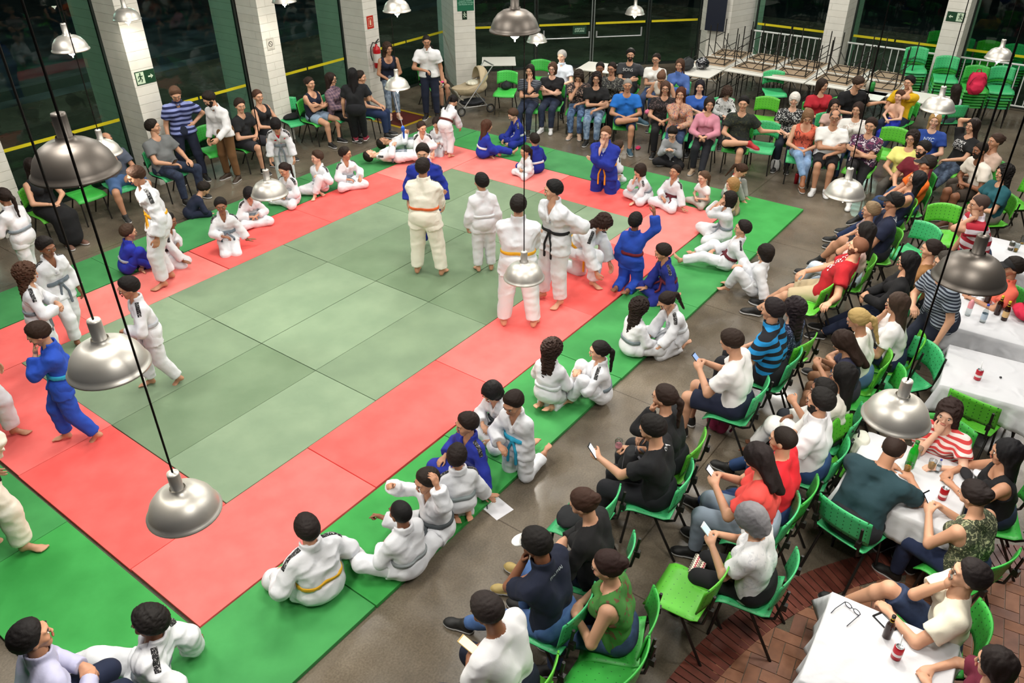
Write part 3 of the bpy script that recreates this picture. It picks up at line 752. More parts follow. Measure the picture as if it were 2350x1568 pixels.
BLK = mat('171512', .45); STEEL = mat('b9bcbe', .35, 1.0)
struct(MB().box(-8, 26, -12, 16, -.12, 0).build('floor', concrete()))
struct(MB().box(-8, 19.6, -12, 9.9, 7.3, 7.5).build('ceiling', mat('a8a69e', .9)))
# brick paving inside the curved border
CX, CY, RO, RI = 1.62, -7.03, 3.79, 3.50
def paving():
    Vb = MB(); random.seed(3); L_, w_, gp = .215, .1075, .006
    ca, sa = math.cos(math.radians(8)), math.sin(math.radians(8))
    for i in range(-36, 37):
        for j in range(-19, 20):
            for bx, by, dx, dy in ((0, 0, L_, w_), (L_, -w_, w_, L_)):
                ox, oy = (i + 4 * j) * w_ + bx, i * w_ + by
                x0, y0, x1, y1 = ox + gp / 2, oy + gp / 2, ox + dx - gp / 2, oy + dy - gp / 2
                cxm, cym = (x0 + x1) / 2, (y0 + y1) / 2
                X, Y = CX + ca * cxm - sa * cym, CY + sa * cxm + ca * cym
                if math.hypot(X - CX, Y - CY) > RI + .03 or X < -.2 or Y < -6.6: continue
                c = [(CX + ca * x - sa * y, CY + sa * x + ca * y) for x, y in ((x0, y0), (x1, y0), (x1, y1), (x0, y1))]
                Vb.ci = random.randrange(3); Vb.prism(c, .001, .008 + random.random() * .0015)
    return Vb
pv = paving()
struct(pv.build('floor_brick_paving', [mat('8a5a3e', .55, 0, 'noise', '744a34'), mat('96654a', .55, 0, 'noise', '7c5038'), mat('7c5240', .5, 0, 'noise', '6a4434')]))
bd = MB(); random.seed(4); nb = 168
for i in range(nb):
    t0, t1 = 2 * PI * (i + .08) / nb * .5 - .25, 2 * PI * (i + .92) / nb * .5 - .25
    bd.ci = i % 2
    bd.prism([(CX + r * math.cos(t), CY + r * math.sin(t)) for r, t in ((RI + .01, t0), (RO, t0), (RO, t1), (RI + .01, t1))], .001, .012 + random.random() * .002)
struct(bd.build('floor_brick_border', [mat('6e3a30', .32, 0, 'noise', '582c25'), mat('7a4438', .3, 0, 'noise', '60322a')]))
# pillars standing half inside, half outside the glass
def pillar(n, poly, zt=7.3): return struct(MB().prism(poly, 0, zt).build('pillar', WALLM))
for i, x0 in enumerate((2.60, 5.33, 8.06, 10.72)):
    pillar(str(i + 1), [(x0, 8.8), (x0 + .41, 8.8), (x0 + .41, 10.3), (x0, 10.3)])
pillar('5', [(13.28, 8.48), (13.69, 8.17), (14.75, 9.55), (14.30, 9.9)])
pillar('6', [(18.62, 4.45), (18.68, 3.88), (19.9, 3.50), (20.0, 4.3), (19.0, 4.82)])
pillar('7', [(18.7, 1.07), (20.0, 1.07), (20.0, 1.52), (18.7, 1.52)])
pillar('8', [(18.7, -1.45), (20.0, -1.45), (20.0, -1.0), (18.7, -1.0)])
pillar('9', [(18.7, -3.95), (20.0, -3.95), (20.0, -3.5), (18.7, -3.5)])
TAPE = mat('d6c818', .5); FRM = mat('1c2622', .4)
GLW = 9.5; TZ = 1.10
nwin = [0]
def window(a, b, tape=True, name=None):
    nwin[0] += 1; a = Vector(a); b = Vector(b); d = (b - a).normalized(); n = Vector((-d.y, d.x))
    def slab(m_, e, s0, s1, z0, z1, th):
        p0, p1 = a + d * s0, a + d * s1
        return m_.prism([tuple(p0 - n * th), tuple(p1 - n * th), tuple(p1 + n * th), tuple(p0 + n * th)], z0, z1)
    Lw = (b - a).length
    f = slab(MB(), 0, 0, Lw, 0, .06, .03); slab(f, 0, 0, .04, .06, 7.3, .025); slab(f, 0, Lw - .04, Lw, .06, 7.3, .025)
    w = struct(f.build(name or 'window_%d' % nwin[0], FRM))
    slab(MB(), 0, .04, Lw - .04, .06, 7.3, .005).build('pane', GL, w)
    if tape:
        t = MB(); k = max(1, round(Lw / 1.3)); 
        side = -1 if n.dot(a - Vector((8, 2))) > 0 else 1
        for i in range(k):
            s0, s1 = .05 + (Lw - .1) * i / k + .02, .05 + (Lw - .1) * (i + 1) / k - .02
            p0, p1 = a + d * s0 + n * side * .009, a + d * s1 + n * side * .009
            t.prism([tuple(p0 - n * .002), tuple(p1 - n * .002), tuple(p1 + n * .002), tuple(p0 + n * .002)], TZ - .027, TZ + .027)
        t.build('tape', TAPE, w)
    return w
xs = [-4.0, 2.60, 5.33, 8.06, 10.72]
window((-3, GLW), (2.60, GLW))
for i in range(1, 5):
    e = 14.2 if i == 4 else xs[i + 1]
    window((xs[i] + .41, GLW), (e, GLW))
D0, D1 = Vector((14.62, 9.31)), Vector((19.05, 4.88))
dd = (D1 - D0).normalized(); dn = Vector((-dd.y, dd.x))
window(D0, D0 + dd * 1.85); 
doorA, doorM, doorB = D0 + dd * 1.88, D0 + dd * 3.36, D0 + dd * 4.84
dA = window(doorA, doorM - dd * .01, name='door_1'); dB = window(doorM + dd * .01, doorB, name='door_2'); window(doorB + dd * .03, D1)
for w_, s_, p in ((dA, 1, doorM), (dB, -1, doorM)):
    a0 = p - dd * s_ * .10 - dn * .07; a1 = p - dd * s_ * 1.3 - dn * .07
    hb = MB(); V_ = lambda q, z: (q.x, q.y, z)
    hb.tube([V_(a0, .92), V_(a0, .76)], .022, 8); hb.tube([V_(a0, .77), V_(a1, .77)], .016, 8); hb.tube([V_(a1, .98), V_(a1, .76)], .022, 8)
    hb.build('push_bar', mat('c8ccce', .3, .6), w_)
    q = p - dd * s_ * .035 - dn * .02
    MB().tube([V_(q, .07), V_(q, 7.2)], .012, 6).build('seal_strip', mat('8a938e', .5), w_)
window((19.4, 3.5), (19.4, 1.52)); window((19.4, 1.07), (19.4, -1.0)); window((19.4, -1.45), (19.4, -3.5)); window((19.4, -3.95), (19.4, -8))
# green tiled parapet strip under the left windows
pp = MB()
for a_, b_ in ((-3, 2.6), (3.01, 5.33), (5.74, 8.06), (8.47, 10.72), (11.13, 14.2)): pp.box(a_, b_, 9.56, 9.7, 0, .42)
m_t, _t, _N, _L, _b = nodes('dark_green_tiles'); _k = _N.new('ShaderNodeTexBrick'); _k.offset = 0
for a_, v_ in (('Scale', 1), ('Brick Width', .1), ('Row Height', .1), ('Mortar Size', .004)): _k.inputs[a_].default_value = v_
_c = _N.new('ShaderNodeTexCoord'); _s = _N.new('ShaderNodeSeparateXYZ'); _m = _N.new('ShaderNodeCombineXYZ'); _L.new(_c.outputs['Object'], _s.inputs[0])
_L.new(_s.outputs[0], _m.inputs[0]); _L.new(_s.outputs[2], _m.inputs[1]); _L.new(_m.outputs[0], _k.inputs['Vector'])
_k.inputs['Color1'].default_value = lin('16241e'); _k.inputs['Color2'].default_value = lin('1b2c24'); _k.inputs['Mortar'].default_value = lin('3c5548')
_L.new(_k.outputs['Color'], _b.inputs['Base Color']); _b.inputs['Roughness'].default_value = .3
struct(pp.build('wall_parapet', m_t))
# night outside: wet paving, kerb and a dark planting bank
struct(MB().box(-10, 34, 10.4, 30, -.15, -.1).build('ground_left', mat('34383c', .3, 0, 'mottled', '70757a', None, .3)))
struct(MB().box(20.2, 40, -14, 10.4, -.15, -.1).build('ground_right', mat('1a1d1f', .5, 0, 'mottled', '2c3032', None, .3)))
struct(MB().box(-10, 34, 17.0, 17.25, -.1, .12).build('trim_kerb', mat('45484a', .8)))
struct(MB().box(-12, 40, 27, 27.4, -.1, 5.5).build('wall_far_outside', mat('20242a', .9, 0, 'mottled', '0e1216', None, .3)))
struct(MB().box(36, 36.4, -14, 27, -.1, 5.5).build('wall_far_right', mat('181c20', .9, 0, 'mottled', '0c0f12', None, .3)))
for y0_, y1_, wh in ((3.47, 1.55, 'between the corner pillar and the next'), (1.04, -.97, 'left of the pillar with the exit sign'), (-1.48, -3.47, 'behind the chair stacks, right of the exit sign')):
    rl = empty('railing', (19.18, 0, 0)); tag(rl, 'white metal railing ' + wh, 'railing', 'white window railings')
    MB().tube([(0, y0_, .97), (0, y1_, .97)], .022, 8).tube([(0, y0_, .10), (0, y1_, .10)], .02, 8).build('rail', mat('d8dcd8', .5), rl)
    k_ = int((y0_ - y1_) / .155)
    for i in range(k_): MB().tube([(0, y0_ - .1 - i * .155, .10), (0, y0_ - .1 - i * .155, .97)], .012, 6).build('baluster', mat('d8dcd8', .5), rl)
# ------------------------------------------------------------ judo mats
random.seed(11)
RED = [mat(c, .8, 0, 'mottled', d, None, 1, .07) for c, d in (('ec5853', 'f4635e'), ('ee6661', 'f5716c'), ('ea7871', 'f0837c'))]
SAG = [mat(c, .75, 0, 'mottled', d, None, .6, .07) for c, d in (('70866a', '7b9173'), ('7a9174', '859b7d'), ('688061', '738a6b'))]
GRN = [mat(c, .75, 0, 'mottled', d, None, .8, .07) for c, d in (('328a43', '3d984d'), ('2b923c', '37a048'), ('358246', '408f50'))]
def tatami(x0, x1, y0, y1, ms, col, where, mi=None):
    g = .004; jx, jy = random.uniform(-.004, .004), random.uniform(-.004, .004)
    b_ = MB().box(x0 + g, x1 - g, y0 + g, y1 - g, 0, .04); 
    o = b_.build('judo_mat', ms[random.randrange(3) if mi is None else mi], None, False, .004); o.location = (jx, jy, 0); o.rotation_euler.z = 0
    tag(o, where, 'mat', col + ' judo mats'); return o
ordn = ['first', 'second', 'third', 'fourth', 'fifth', 'sixth', 'seventh']
for r_ in range(4):
    for c_ in range(4):
        tatami(1 + 2 * c_, 3 + 2 * c_, 1 + r_, 2 + r_, SAG, 'sage green',
               'grey-green mat, centre field, %s row from right, %s from near end' % (ordn[r_], ordn[c_]))
for k in range(5):
    tatami(2 * k, 2 * k + 2, 0, 1, RED, 'red', 'red judo mat in the right hand border strip, %s from the near corner' % ordn[k], (1, 0, 1, 0, 2)[k])
    tatami(2 * k, 2 * k + 2, 5, 6, RED, 'red', 'red judo mat in the left hand border strip, %s from the near end' % ordn[k], (1, 2, 0, 0, 2)[k])
for k in range(2):
    tatami(0, 1, 1 + 2 * k, 3 + 2 * k, RED, 'red', 'red judo mat across the near end, %s from the right corner' % ordn[k], (0, 1)[k])
    tatami(9, 10, 1 + 2 * k, 3 + 2 * k, RED, 'red', 'red judo mat across the far end, %s from the right corner' % ordn[k], (0, 2)[k])
for k in range(6):
    tatami(2 * k - 1, 2 * k + 1, -1, -.012, GRN, 'green', 'bright green judo mat, outer right strip, %s from the near end' % ordn[k])
    tatami(2 * k - 1, 2 * k + 1, 6.012, 7, GRN, 'green', 'bright green judo mat, outer left strip, %s from the near end' % ordn[k])
for k in range(3):
    tatami(-1, -.025, 2 * k + (.03 if k == 0 else 0), 2 * k + 2, GRN, 'green', 'bright green judo mat across the near end, %s from the right' % ordn[k])
    tatami(10.012, 11, 2 * k, 2 * k + 2, GRN, 'green', 'bright green judo mat across the far end, %s from the right' % ordn[k])
# ------------------------------------------------------------ chairs
def perforated(col, ax):
    m, t, N, L, b = nodes('perforated_plastic_' + col); tc = N.new('ShaderNodeTexCoord')
    def vm(op, src, val=None):
        q = N.new('ShaderNodeVectorMath'); q.operation = op; L.new(src, q.inputs[0])
        if val: q.inputs[1].default_value = val
        return q
    a = vm('MULTIPLY', tc.outputs['Object'], (17, 0, 22) if ax == 'z' else (17, 15, 0))
    a = vm('FRACTION', a.outputs[0]); a = vm('SUBTRACT', a.outputs[0], (.5, 0, .5) if ax == 'z' else (.5, .5, 0))
    a = vm('MULTIPLY', a.outputs[0], (1.3, 1, .8) if ax == 'z' else (1.3, .8, 1)); a = vm('LENGTH', a.outputs[0])
    lt = N.new('ShaderNodeMath'); lt.operation = 'LESS_THAN'; lt.inputs[1].default_value = .115 if ax == 'z' else .06; L.new(a.outputs['Value'], lt.inputs[0])
    mx = N.new('ShaderNodeMix'); mx.data_type = 'RGBA'; mx.inputs[6].default_value = lin(col); mx.inputs[7].default_value = lin('175026')
    L.new(lt.outputs[0], mx.inputs[0]); L.new(mx.outputs[2], b.inputs['Base Color']); b.inputs['Roughness'].default_value = .42
    return m
GCOL = ['3cae44', '42b874', '5cbc34']
PERF = [(perforated(c, 'z'), perforated(c, 'y')) for c in GCOL]; GNAME = ['green', 'teal green', 'lime green']
def sheet(fn, nu, nv, th):
    """curved panel with real thickness"""
    P = [[Vector(fn(i / nu, j / nv)) for j in range(nv + 1)] for i in range(nu + 1)]
    V = []; F = []
    for i in range(nu + 1):
        for j in range(nv + 1):
            du = P[min(i + 1, nu)][j] - P[max(i - 1, 0)][j]; dv = P[i][min(j + 1, nv)] - P[i][max(j - 1, 0)]
            n = du.cross(dv).normalized() * th / 2; V += [P[i][j] + n, P[i][j] - n]
    ix = lambda i, j, k: (i * (nv + 1) + j) * 2 + k
    for i in range(nu):
        for j in range(nv):
            F += [(ix(i, j, 0), ix(i + 1, j, 0), ix(i + 1, j + 1, 0), ix(i, j + 1, 0)), (ix(i, j, 1), ix(i, j + 1, 1), ix(i + 1, j + 1, 1), ix(i + 1, j, 1))]
    for i in range(nu): F += [(ix(i, 0, 0), ix(i, 0, 1), ix(i + 1, 0, 1), ix(i + 1, 0, 0)), (ix(i, nv, 0), ix(i + 1, nv, 0), ix(i + 1, nv, 1), ix(i, nv, 1))]
    for j in range(nv): F += [(ix(0, j, 0), ix(0, j + 1, 0), ix(0, j + 1, 1), ix(0, j, 1)), (ix(nu, j, 0), ix(nu, j, 1), ix(nu, j + 1, 1), ix(nu, j + 1, 0))]
    return V, F
def back_fn(u, v):
    x = (u - .5) * .47; q = (x / .235) ** 2
    zt = .865 - .020 * q * 1.5; zb = .575 + .035 * (1 - q)
    z = zb + (zt - zb) * v
    return (x, -.235 - .16 * (z - .57) + .055 * q, z)
def seat_fn(u, v):
    x = (u - .5) * (.44 + .04 * v); y = -.20 + .43 * v
    z = .452 + .012 * ((u - .5) * 2) ** 2 - (.055 * ((v - .75) / .25) ** 2 if v > .75 else 0) + (.03 * ((.15 - v) / .15) ** 2 if v < .15 else 0)
    return (x, y, z)
def chair_proto(ci):
    t = empty('plastic_chair', (0, 0, -50))
    MB().add(*sheet(seat_fn, 8, 8, .010)).build('seat', PERF[ci][1], t, True)
    MB().add(*sheet(back_fn, 10, 6, .012)).build('backrest', PERF[ci][0], t, True)
    f = MB()
    for s in (-1, 1):
        f.tube([(s * .19, .17, .425), (s * .19, -.17, .430), (s * .195, -.235, .47), (s * .195, -.262, .62), (s * .195, -.285, .80)], .012, 7)
        f.box(s * .195 - .018, s * .195 + .018, -.30, -.255, .60, .66)
    f.tube([(-.19, .12, .425), (.19, .12, .425)], .010, 6); f.tube([(-.19, -.12, .427), (.19, -.12, .427)], .010, 6)
    f.build('frame', BLK, t)
    for s in (-1, 1):
        MB().tube([(s * .19, .165, .43), (s * .205, .215, 0.0)], .012, 7).build('leg', BLK, t)
        MB().tube([(s * .19, -.06, .43), (s * .205, -.285, 0.0)], .012, 7).build('leg', BLK, t)
    return t
PROTO = [chair_proto(i) for i in range(3)]; used = [False] * 3
random.seed(21); nch = [0]
def chair(x, y, az, label, group, ci=None, z=0):
    """az = world direction the sitter looks to, degrees"""
    if ci is None: ci = (0, 1, 0, 2, 1, 0, 1)[nch[0] % 7]
    nch[0] += 1
    o = PROTO[ci] if not used[ci] else copy_tree(PROTO[ci])
    used[ci] = True
    o.location = (x, y, z); o.rotation_euler = (0, 0, math.radians(az - 90))
    tag(o, label.replace('COL', GNAME[ci]), 'chair', group); return o
# ------------------------------------------------------------ tables
TOPW = mat('e2e0d8', .35); TAN = mat('a8927a', .7, 0, 'mottled', '988268')
def folding_table(x, y, rz, label, group=None, flip=False, z=0, sx=.80, sy=.80, under=TAN):
    t = empty('folding_table', (x, y, z), math.radians(rz)); tag(t, label, 'table', group)
    s = -1 if flip else 1
    h = .72
    Zf = (lambda q: q) if not flip else (lambda q: .74 - q)
    m = MB(); m.box(-sx / 2, sx / 2, -sy / 2, sy / 2, *sorted((Zf(.74), Zf(.722))))
    m.ci = 1; m.box(-sx / 2 + .015, sx / 2 - .015, -sy / 2 + .015, sy / 2 - .015, *sorted((Zf(.721), Zf(.716)))); m.build('tabletop', [TOPW, under], t)
    for q in (-1, 1):
        f = MB(); a, b_ = sx / 2 - .10, sy / 2 - .07
        f.tube([(-a, q * b_, Zf(0)), (-a, q * b_, Zf(.70)), (a, q * b_, Zf(.70)), (a, q * b_, Zf(0))], .012, 6)
        f.tube([(-a, q * b_, Zf(.30)), (a, q * b_, Zf(.30))], .009, 6)
        f.tube([(-a, q * b_, Zf(.42)), (-a + .1, q * (b_ - .26), Zf(.70))], .008, 6); f.tube([(a, q * b_, Zf(.42)), (a - .1, q * (b_ - .26), Zf(.70))], .008, 6)
        f.build('leg_frame', BLK, t)
    r_ = MB(); a, b_ = sx / 2 - .16, sy / 2 - .12
    r_.tube([(-a, -b_, Zf(.705)), (a, -b_, Zf(.705)), (a, b_, Zf(.705)), (-a, b_, Zf(.705))], .009, 6, True); r_.build('under_frame', BLK, t)
    return t
def tablecloth(x, y, rz, sx, sy, drop, label, seed=0):
    random.seed(seed); n = 120; V = [(0, 0, .749)]; F = []
    def ring(sc, z, amp, ph):
        out = []
        for i in range(n):
            t = 2 * PI * i / n; c, s = math.cos(t), math.sin(t); k = 1 / max(abs(c) / (sx / 2), abs(s) / (sy / 2))
            corner = (min(abs(c) / (sx / 2), abs(s) / (sy / 2)) / max(abs(c) / (sx / 2), abs(s) / (sy / 2))) ** 5
            w = amp * (math.sin(t * 17 + ph) * .6 + math.sin(t * 29 + ph * 2) * .4) + amp * 4.0 * corner
            out.append((c * (k * sc + w), s * (k * sc + w), z - corner * amp * 1.5))
        return out
    rings = [ring(.5, .749, 0, 0), ring(.985, .749, 0, 0), ring(1.006, .744, 0, 0), ring(1.012, .70, .004, 1)]
    for i in range(1, 6): rings.append(ring(1.012 + .01 * i, .70 - (drop - .05) * i / 5, .004 + .0055 * i, 1 + i * .12))
    for r_ in rings: V += r_
    for i in range(n): F.append((0, 1 + i, 1 + (i + 1) % n))
    for k in range(len(rings) - 1):
        a = 1 + k * n; b_ = a + n
        for i in range(n): F.append((a + i, b_ + i, b_ + (i + 1) % n, a + (i + 1) % n))
    o = mk('tablecloth', V, F, mat('cdced2', .85, 0, None, None, None, 1, .3), None, True)
    o.location = (x, y, 0); o.rotation_euler.z = math.radians(rz)
    sf = o.modifiers.new('s', 'SOLIDIFY'); sf.thickness = .002; sf.offset = 1
    return tag(o, label, 'tablecloth', 'white tablecloths')
# ------------------------------------------------------------ pendant lamps
ALU = mat('d8d4cc', .42, .75); ALU_SHADED = mat('78716a', .45, .8)  # second is the same metal, shadow painted in for lamps seen unlit
prof = [(.045, .19), (.05, .168), (.10, .158), (.145, .130), (.180, .085), (.200, .035), (.205, .012), (.216, .006), (.216, -.004), (.203, -.004), (.196, .03), (.175, .082), (.14, .124), (.09, .150), (.0, .158)]
def lamp_proto():
    t = empty('pendant_lamp', (0, 0, -60))
    MB().lathe(prof, 40).build('shade', ALU, t, True)
    MB().lathe([(0, .305), (.034, .303), (.036, .29), (.036, .17), (.045, .165), (0, .165)], 20).build('socket_sleeve', ALU, t, True)
    b_ = MB()
    V, F = blob((0, 0, -.005), (.05, .05, .065), 14, 10); b_.add(V.tolist(), F.tolist()); b_.lathe([(0, .16), (.02, .16), (.02, .05)], 10)
    b_.lathe([(.010, -.06), (.004, -.092), (0, -.095)], 8); b_.build('bulb', mat('fff6e4', .3, 0, None, None, None, 1, 0, 30), t, True)
    return t
LP = lamp_proto(); lamp_first = [True]
def lamp(x, y, z, label, cordtop=7.3, power=20, dark=False, light=True):
    o = LP if lamp_first[0] else copy_tree(LP); lamp_first[0] = False
    o.location = (x, y, z); tag(o, label, 'lamp', 'pendant lamps')
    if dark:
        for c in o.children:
            if not c.name.startswith('bulb'): c.material_slots[0].link = 'OBJECT'; c.material_slots[0].material = ALU_SHADED
    c = MB(); c.tube([(0, 0, .30), (0, 0, cordtop - z)], .006, 6); c.build('cord', BLK, o)
    if light:
        l = bpy.data.lights.new('bulb_light', 'SPOT'); l.energy = power; l.color = (1, .95, .85); l.shadow_soft_size = .06
        l.spot_size = math.radians(165); l.spot_blend = .5
        q = bpy.data.objects.new('bulb_light', l); COL.objects.link(q); q.location = (x, y, z - .09)
    return o
# ------------------------------------------------------------ small builders
def onp(x, y, n, c):
    d = CM @ np.array([(x - W / 2) / FOC, -(y - H / 2) / FOC, -1.0]); n = np.array(n, float)
    return Vector(CAMP + d * ((c - n @ CAMP) / (n @ d)))
def text_geo(s, size=1.0):
    cu = bpy.data.curves.new('txt', 'FONT'); cu.body = s; cu.size = size; cu.align_x = 'CENTER'; cu.align_y = 'CENTER'; cu.space_line = .9
    o = bpy.data.objects.new('txt', cu); COL.objects.link(o)
    dg = bpy.context.evaluated_depsgraph_get(); me = bpy.data.meshes.new_from_object(o.evaluated_get(dg))
    V = [v.co.copy() for v in me.vertices]; F = [tuple(p.vertices) for p in me.polygons]
    bpy.data.objects.remove(o); bpy.data.meshes.remove(me); return V, F
def shirt_text(inf, s, back=True, size=.05, up=-.08, sx=0, col='e8e8e8', name='lettering', rot=0, ref='N'):
    me = inf['top'].data; bv = BVHTree.FromPolygons([v.co for v in me.vertices], [p.vertices for p in me.polygons])
    Rt, U, Fd = (Vector(inf[k]) for k in ('Rt', 'U', 'Fd')); O = Vector(inf[ref]) + U * up; V, F = text_geo(s, size) if isinstance(s, str) else s; out = []
    sg = -1 if back else 1; cr, sr = math.cos(rot), math.sin(rot)
    for v in V:
        x, y = v.x * cr - v.y * sr + sx, v.x * sr + v.y * cr
        p = O + Rt * (x if back else -x) + U * y + Fd * sg * .5
        hit = bv.ray_cast(p, -Fd * sg)
        out.append((hit[0] if hit[0] is not None else O + Rt * (x if back else -x) + U * y + Fd * sg * .1) + Fd * sg * .009)
    mk(name, out, F, mat(col, .7), inf['root'])
def board(o, rt, up, w, h, col, name, label, th=.006, kind='sign', z=None):
    """flat sign fixed to a wall: centre o, right and up vectors"""
    t = empty(name, o); tag(t, label, kind)
    rt = Vector(rt).normalized(); up = Vector(up).normalized(); n = rt.cross(up)
    M_ = Matrix((rt, up, n)).transposed().to_4x4(); t.matrix_world = Matrix.Translation(Vector(o)) @ M_
    MB().box(-w / 2, w / 2, -h / 2, h / 2, 0, th).build('panel', mat(col, .4), t)
    return t
def flat(t, s, x, y, size, col, th=.008, name='lettering'):
    V, F = text_geo(s, size); mk(name, [(v.x + x, v.y + y, th) for v in V], F, mat(col, .5), t)
def running_man(t, x, y, h, col, flip=1):
    m = MB(); q = lambda a, b: (x + flip * a * h, y + b * h, .009)
    m.tube([q(0, .30), q(.02, .0)], .065 * h, 6); m.tube([q(.02, 0), q(.16, -.16), q(.08, -.36)], .05 * h, 6); m.tube([q(0, 0), q(-.14, -.2), q(-.30, -.24)], .05 * h, 6)
    m.tube([q(0, .25), q(.18, .12), q(.26, .22)], .04 * h, 6); m.tube([q(0, .25), q(-.18, .18), q(-.22, .02)], .04 * h, 6)
    V, F = blob(q(.03, .42), (.08 * h, .08 * h, .02), 8, 6); m.add(V.tolist(), F.tolist()); m.build('pictogram', mat(col, .5), t)
def arrow(t, x, y, h, col, flip=1):
    m = MB(); m.box(*sorted((x - .3 * h * flip, x + .15 * h * flip)), y - .09 * h, y + .09 * h, .006, .009)
    P = [(x + flip * .08 * h, y + .3 * h), (x + flip * .42 * h, y), (x + flip * .08 * h, y - .3 * h)]
    m.add([(a, b, .006) for a, b in P] + [(a, b, .009) for a, b in P], [(0, 1, 2), (5, 4, 3), (0, 3, 4, 1), (1, 4, 5, 2), (2, 5, 3, 0)]); m.build('arrow', mat(col, .5), t)
def phone_for(inf, sg=1, label='', on=True, both=False, col='101014', scr='dfe8f4', lift=.055):
    w = Vector(inf['wr'][sg]); 
    if both: w = (Vector(inf['wr'][1]) + Vector(inf['wr'][-1])) / 2
    F0 = Vector(inf['F0']); p = w + F0 * .06 + Vector((0, 0, lift)); hd = (Vector(inf['HC']) - p).normalized()
    Rt = Vector(inf['R0']); up = hd.cross(Rt).normalized(); Rt = up.cross(hd)
    M_ = Matrix((Rt, up, hd)).transposed().to_4x4(); M_.translation = p
    t = empty('smartphone'); t.matrix_world = inf['M'] @ M_; tag(t, label, 'phone', 'smartphones in hands')
    MB().box(-.036, .036, -.073, .073, -.004, .004).build('case', mat(col, .35), t, False, .003)
    MB().box(-.032, .032, -.062, .062, .0041, .0048).build('screen', mat(scr, .3, 0, None, None, None, 1, 0, .9 if on else 0), t)
    return t
def soft(name, f, lo, hi, h, m, loc, rz, label, cat, group=None, parts=None):
    """a soft bag-like thing: one implicit body plus further parts"""
    t = empty(name, loc, math.radians(rz)); tag(t, label, cat, group)
    sdf_obj('body', f, lo, hi, h, m, t)
    for nm, mb_, mm in (parts or []): mb_.build(nm, mm, t, True)
    return t
def backpack(x, y, z, rz, c1, c2, label, s=1.0, lie=False):
    def f(P):
        q = P / s; d = ell(q, (0, 0, .20), (.16, .10, .23)); d = np.maximum(d, np.abs(q[:, 2] - .19) - .19)
        d = smin(d, ell(q, (0, .085, .13), (.11, .06, .12)), .02); return (d + folds(q, .8) * .006) * s
    st = MB()
    for k in (-1, 1): st.tube([(k * .07 * s, -.09 * s, .37 * s), (k * .09 * s, -.15 * s, .30 * s), (k * .10 * s, -.15 * s, .15 * s), (k * .10 * s, -.09 * s, .04 * s)], .014 * s, 6)
    st.tube([(-.04 * s, -.05 * s, .38 * s), (-.03 * s, -.05 * s, .43 * s), (.03 * s, -.05 * s, .43 * s), (.04 * s, -.05 * s, .38 * s)], .008 * s, 6)
    zp = MB().tube([(.15 * s * math.cos(a), .07 * s, .16 * s + .19 * s * math.sin(a)) for a in np.linspace(.1, PI - .1, 14)], .006 * s, 5)
    t = soft('backpack', f, v3(-.18, -.12, 0) * s, v3(.18, .16, .42) * s, .011, mat(c1, .85, 0, None, None, None, 1, .3), (x, y, z), rz, label, 'bag', None,
             [('strap', st, mat(c2, .8)), ('zip', zp, mat(c2, .7))])
    if lie: t.rotation_euler = (math.radians(-68), 0, math.radians(rz)); 
    return t
def bundle(x, y, z, r, col, label, name='bag', cat='bag', rz=0, c2=None, handle=True):
    def f(P): return ell(P, (0, 0, r[2]), r) + folds(P, 1.0) * min(r) * .12
    pr = []
    if handle: pr = [('strap', MB().tube([(-r[0] * .7, 0, r[2] * 1.4), (-r[0] * .5, 0, r[2] * 2.1), (r[0] * .5, .01, r[2] * 2.1), (r[0] * .7, 0, r[2] * 1.4)], .009, 6), mat(c2 or col, .7))]
    return soft(name, f, (-r[0] * 1.2, -r[1] * 1.2, -.02), (r[0] * 1.2, r[1] * 1.2, r[2] * 2.2), .010, mat(col, .85), (x, y, z), rz, label, cat, None, pr)
def item(name, loc, label, cat, parts, group=None, rz=0):
    t = empty(name, loc, math.radians(rz)); tag(t, label, cat, group)
    for nm, mb_, mm in parts: mb_.build(nm, mm, t, True)
    return t
def bottle(x, y, z, glass, cap, label, lab=None, neck=None, s=1.0, group='bottles on the tables', cat='bottle'):
    k = lambda P: [(a * s, b * s) for a, b in P]
    ps = [('glass', MB().lathe(k([(0, 0), (.029, .001), (.031, .008), (.031, .125), (.027, .150), (.015, .175), (.013, .215), (0, .216)]), 20), glass),
          ('cap', MB().lathe(k([(0, .232), (.0145, .231), (.0145, .214), (0, .213)]), 14), mat(cap, .4))]
    if lab: ps.append(('label', MB().lathe(k([(.0316, .045), (.0318, .05), (.0318, .11), (.0316, .115)]), 20), mat(lab, .5)))
    if neck: ps.append(('neck_label', MB().lathe(k([(.0160, .172), (.0138, .185), (.0138, .210)]), 16), mat(neck, .5)))
    return item('bottle', (x, y, z), label, cat, ps, group)
def can(x, y, z, c, label, straw=False):
    ps = [('can_body', MB().lathe([(0, .004), (.024, .0), (.033, .008), (.033, .108), (.027, .118)], 22), mat(c, .3, .3)),
          ('lid', MB().lathe([(.027, .118), (.026, .121), (.024, .116), (0, .115)], 22), STEEL),
          ('band', MB().lathe([(.0334, .040), (.0336, .045), (.0336, .062), (.0334, .066)], 22), mat('e8e0e0', .4))]
    if straw: ps.append(('straw', MB().tube([(.008, 0, .10), (.012, .004, .165), (.03, .012, .20)], .003, 6), mat('f0f0f0', .4)))
    return item('drink_can', (x, y, z), label, 'can', ps, 'drink cans')
BEER = mat('d89a1c', .15); CUPM = glassmat('clear_plastic', 'e4e8e8', 1.6, .08)
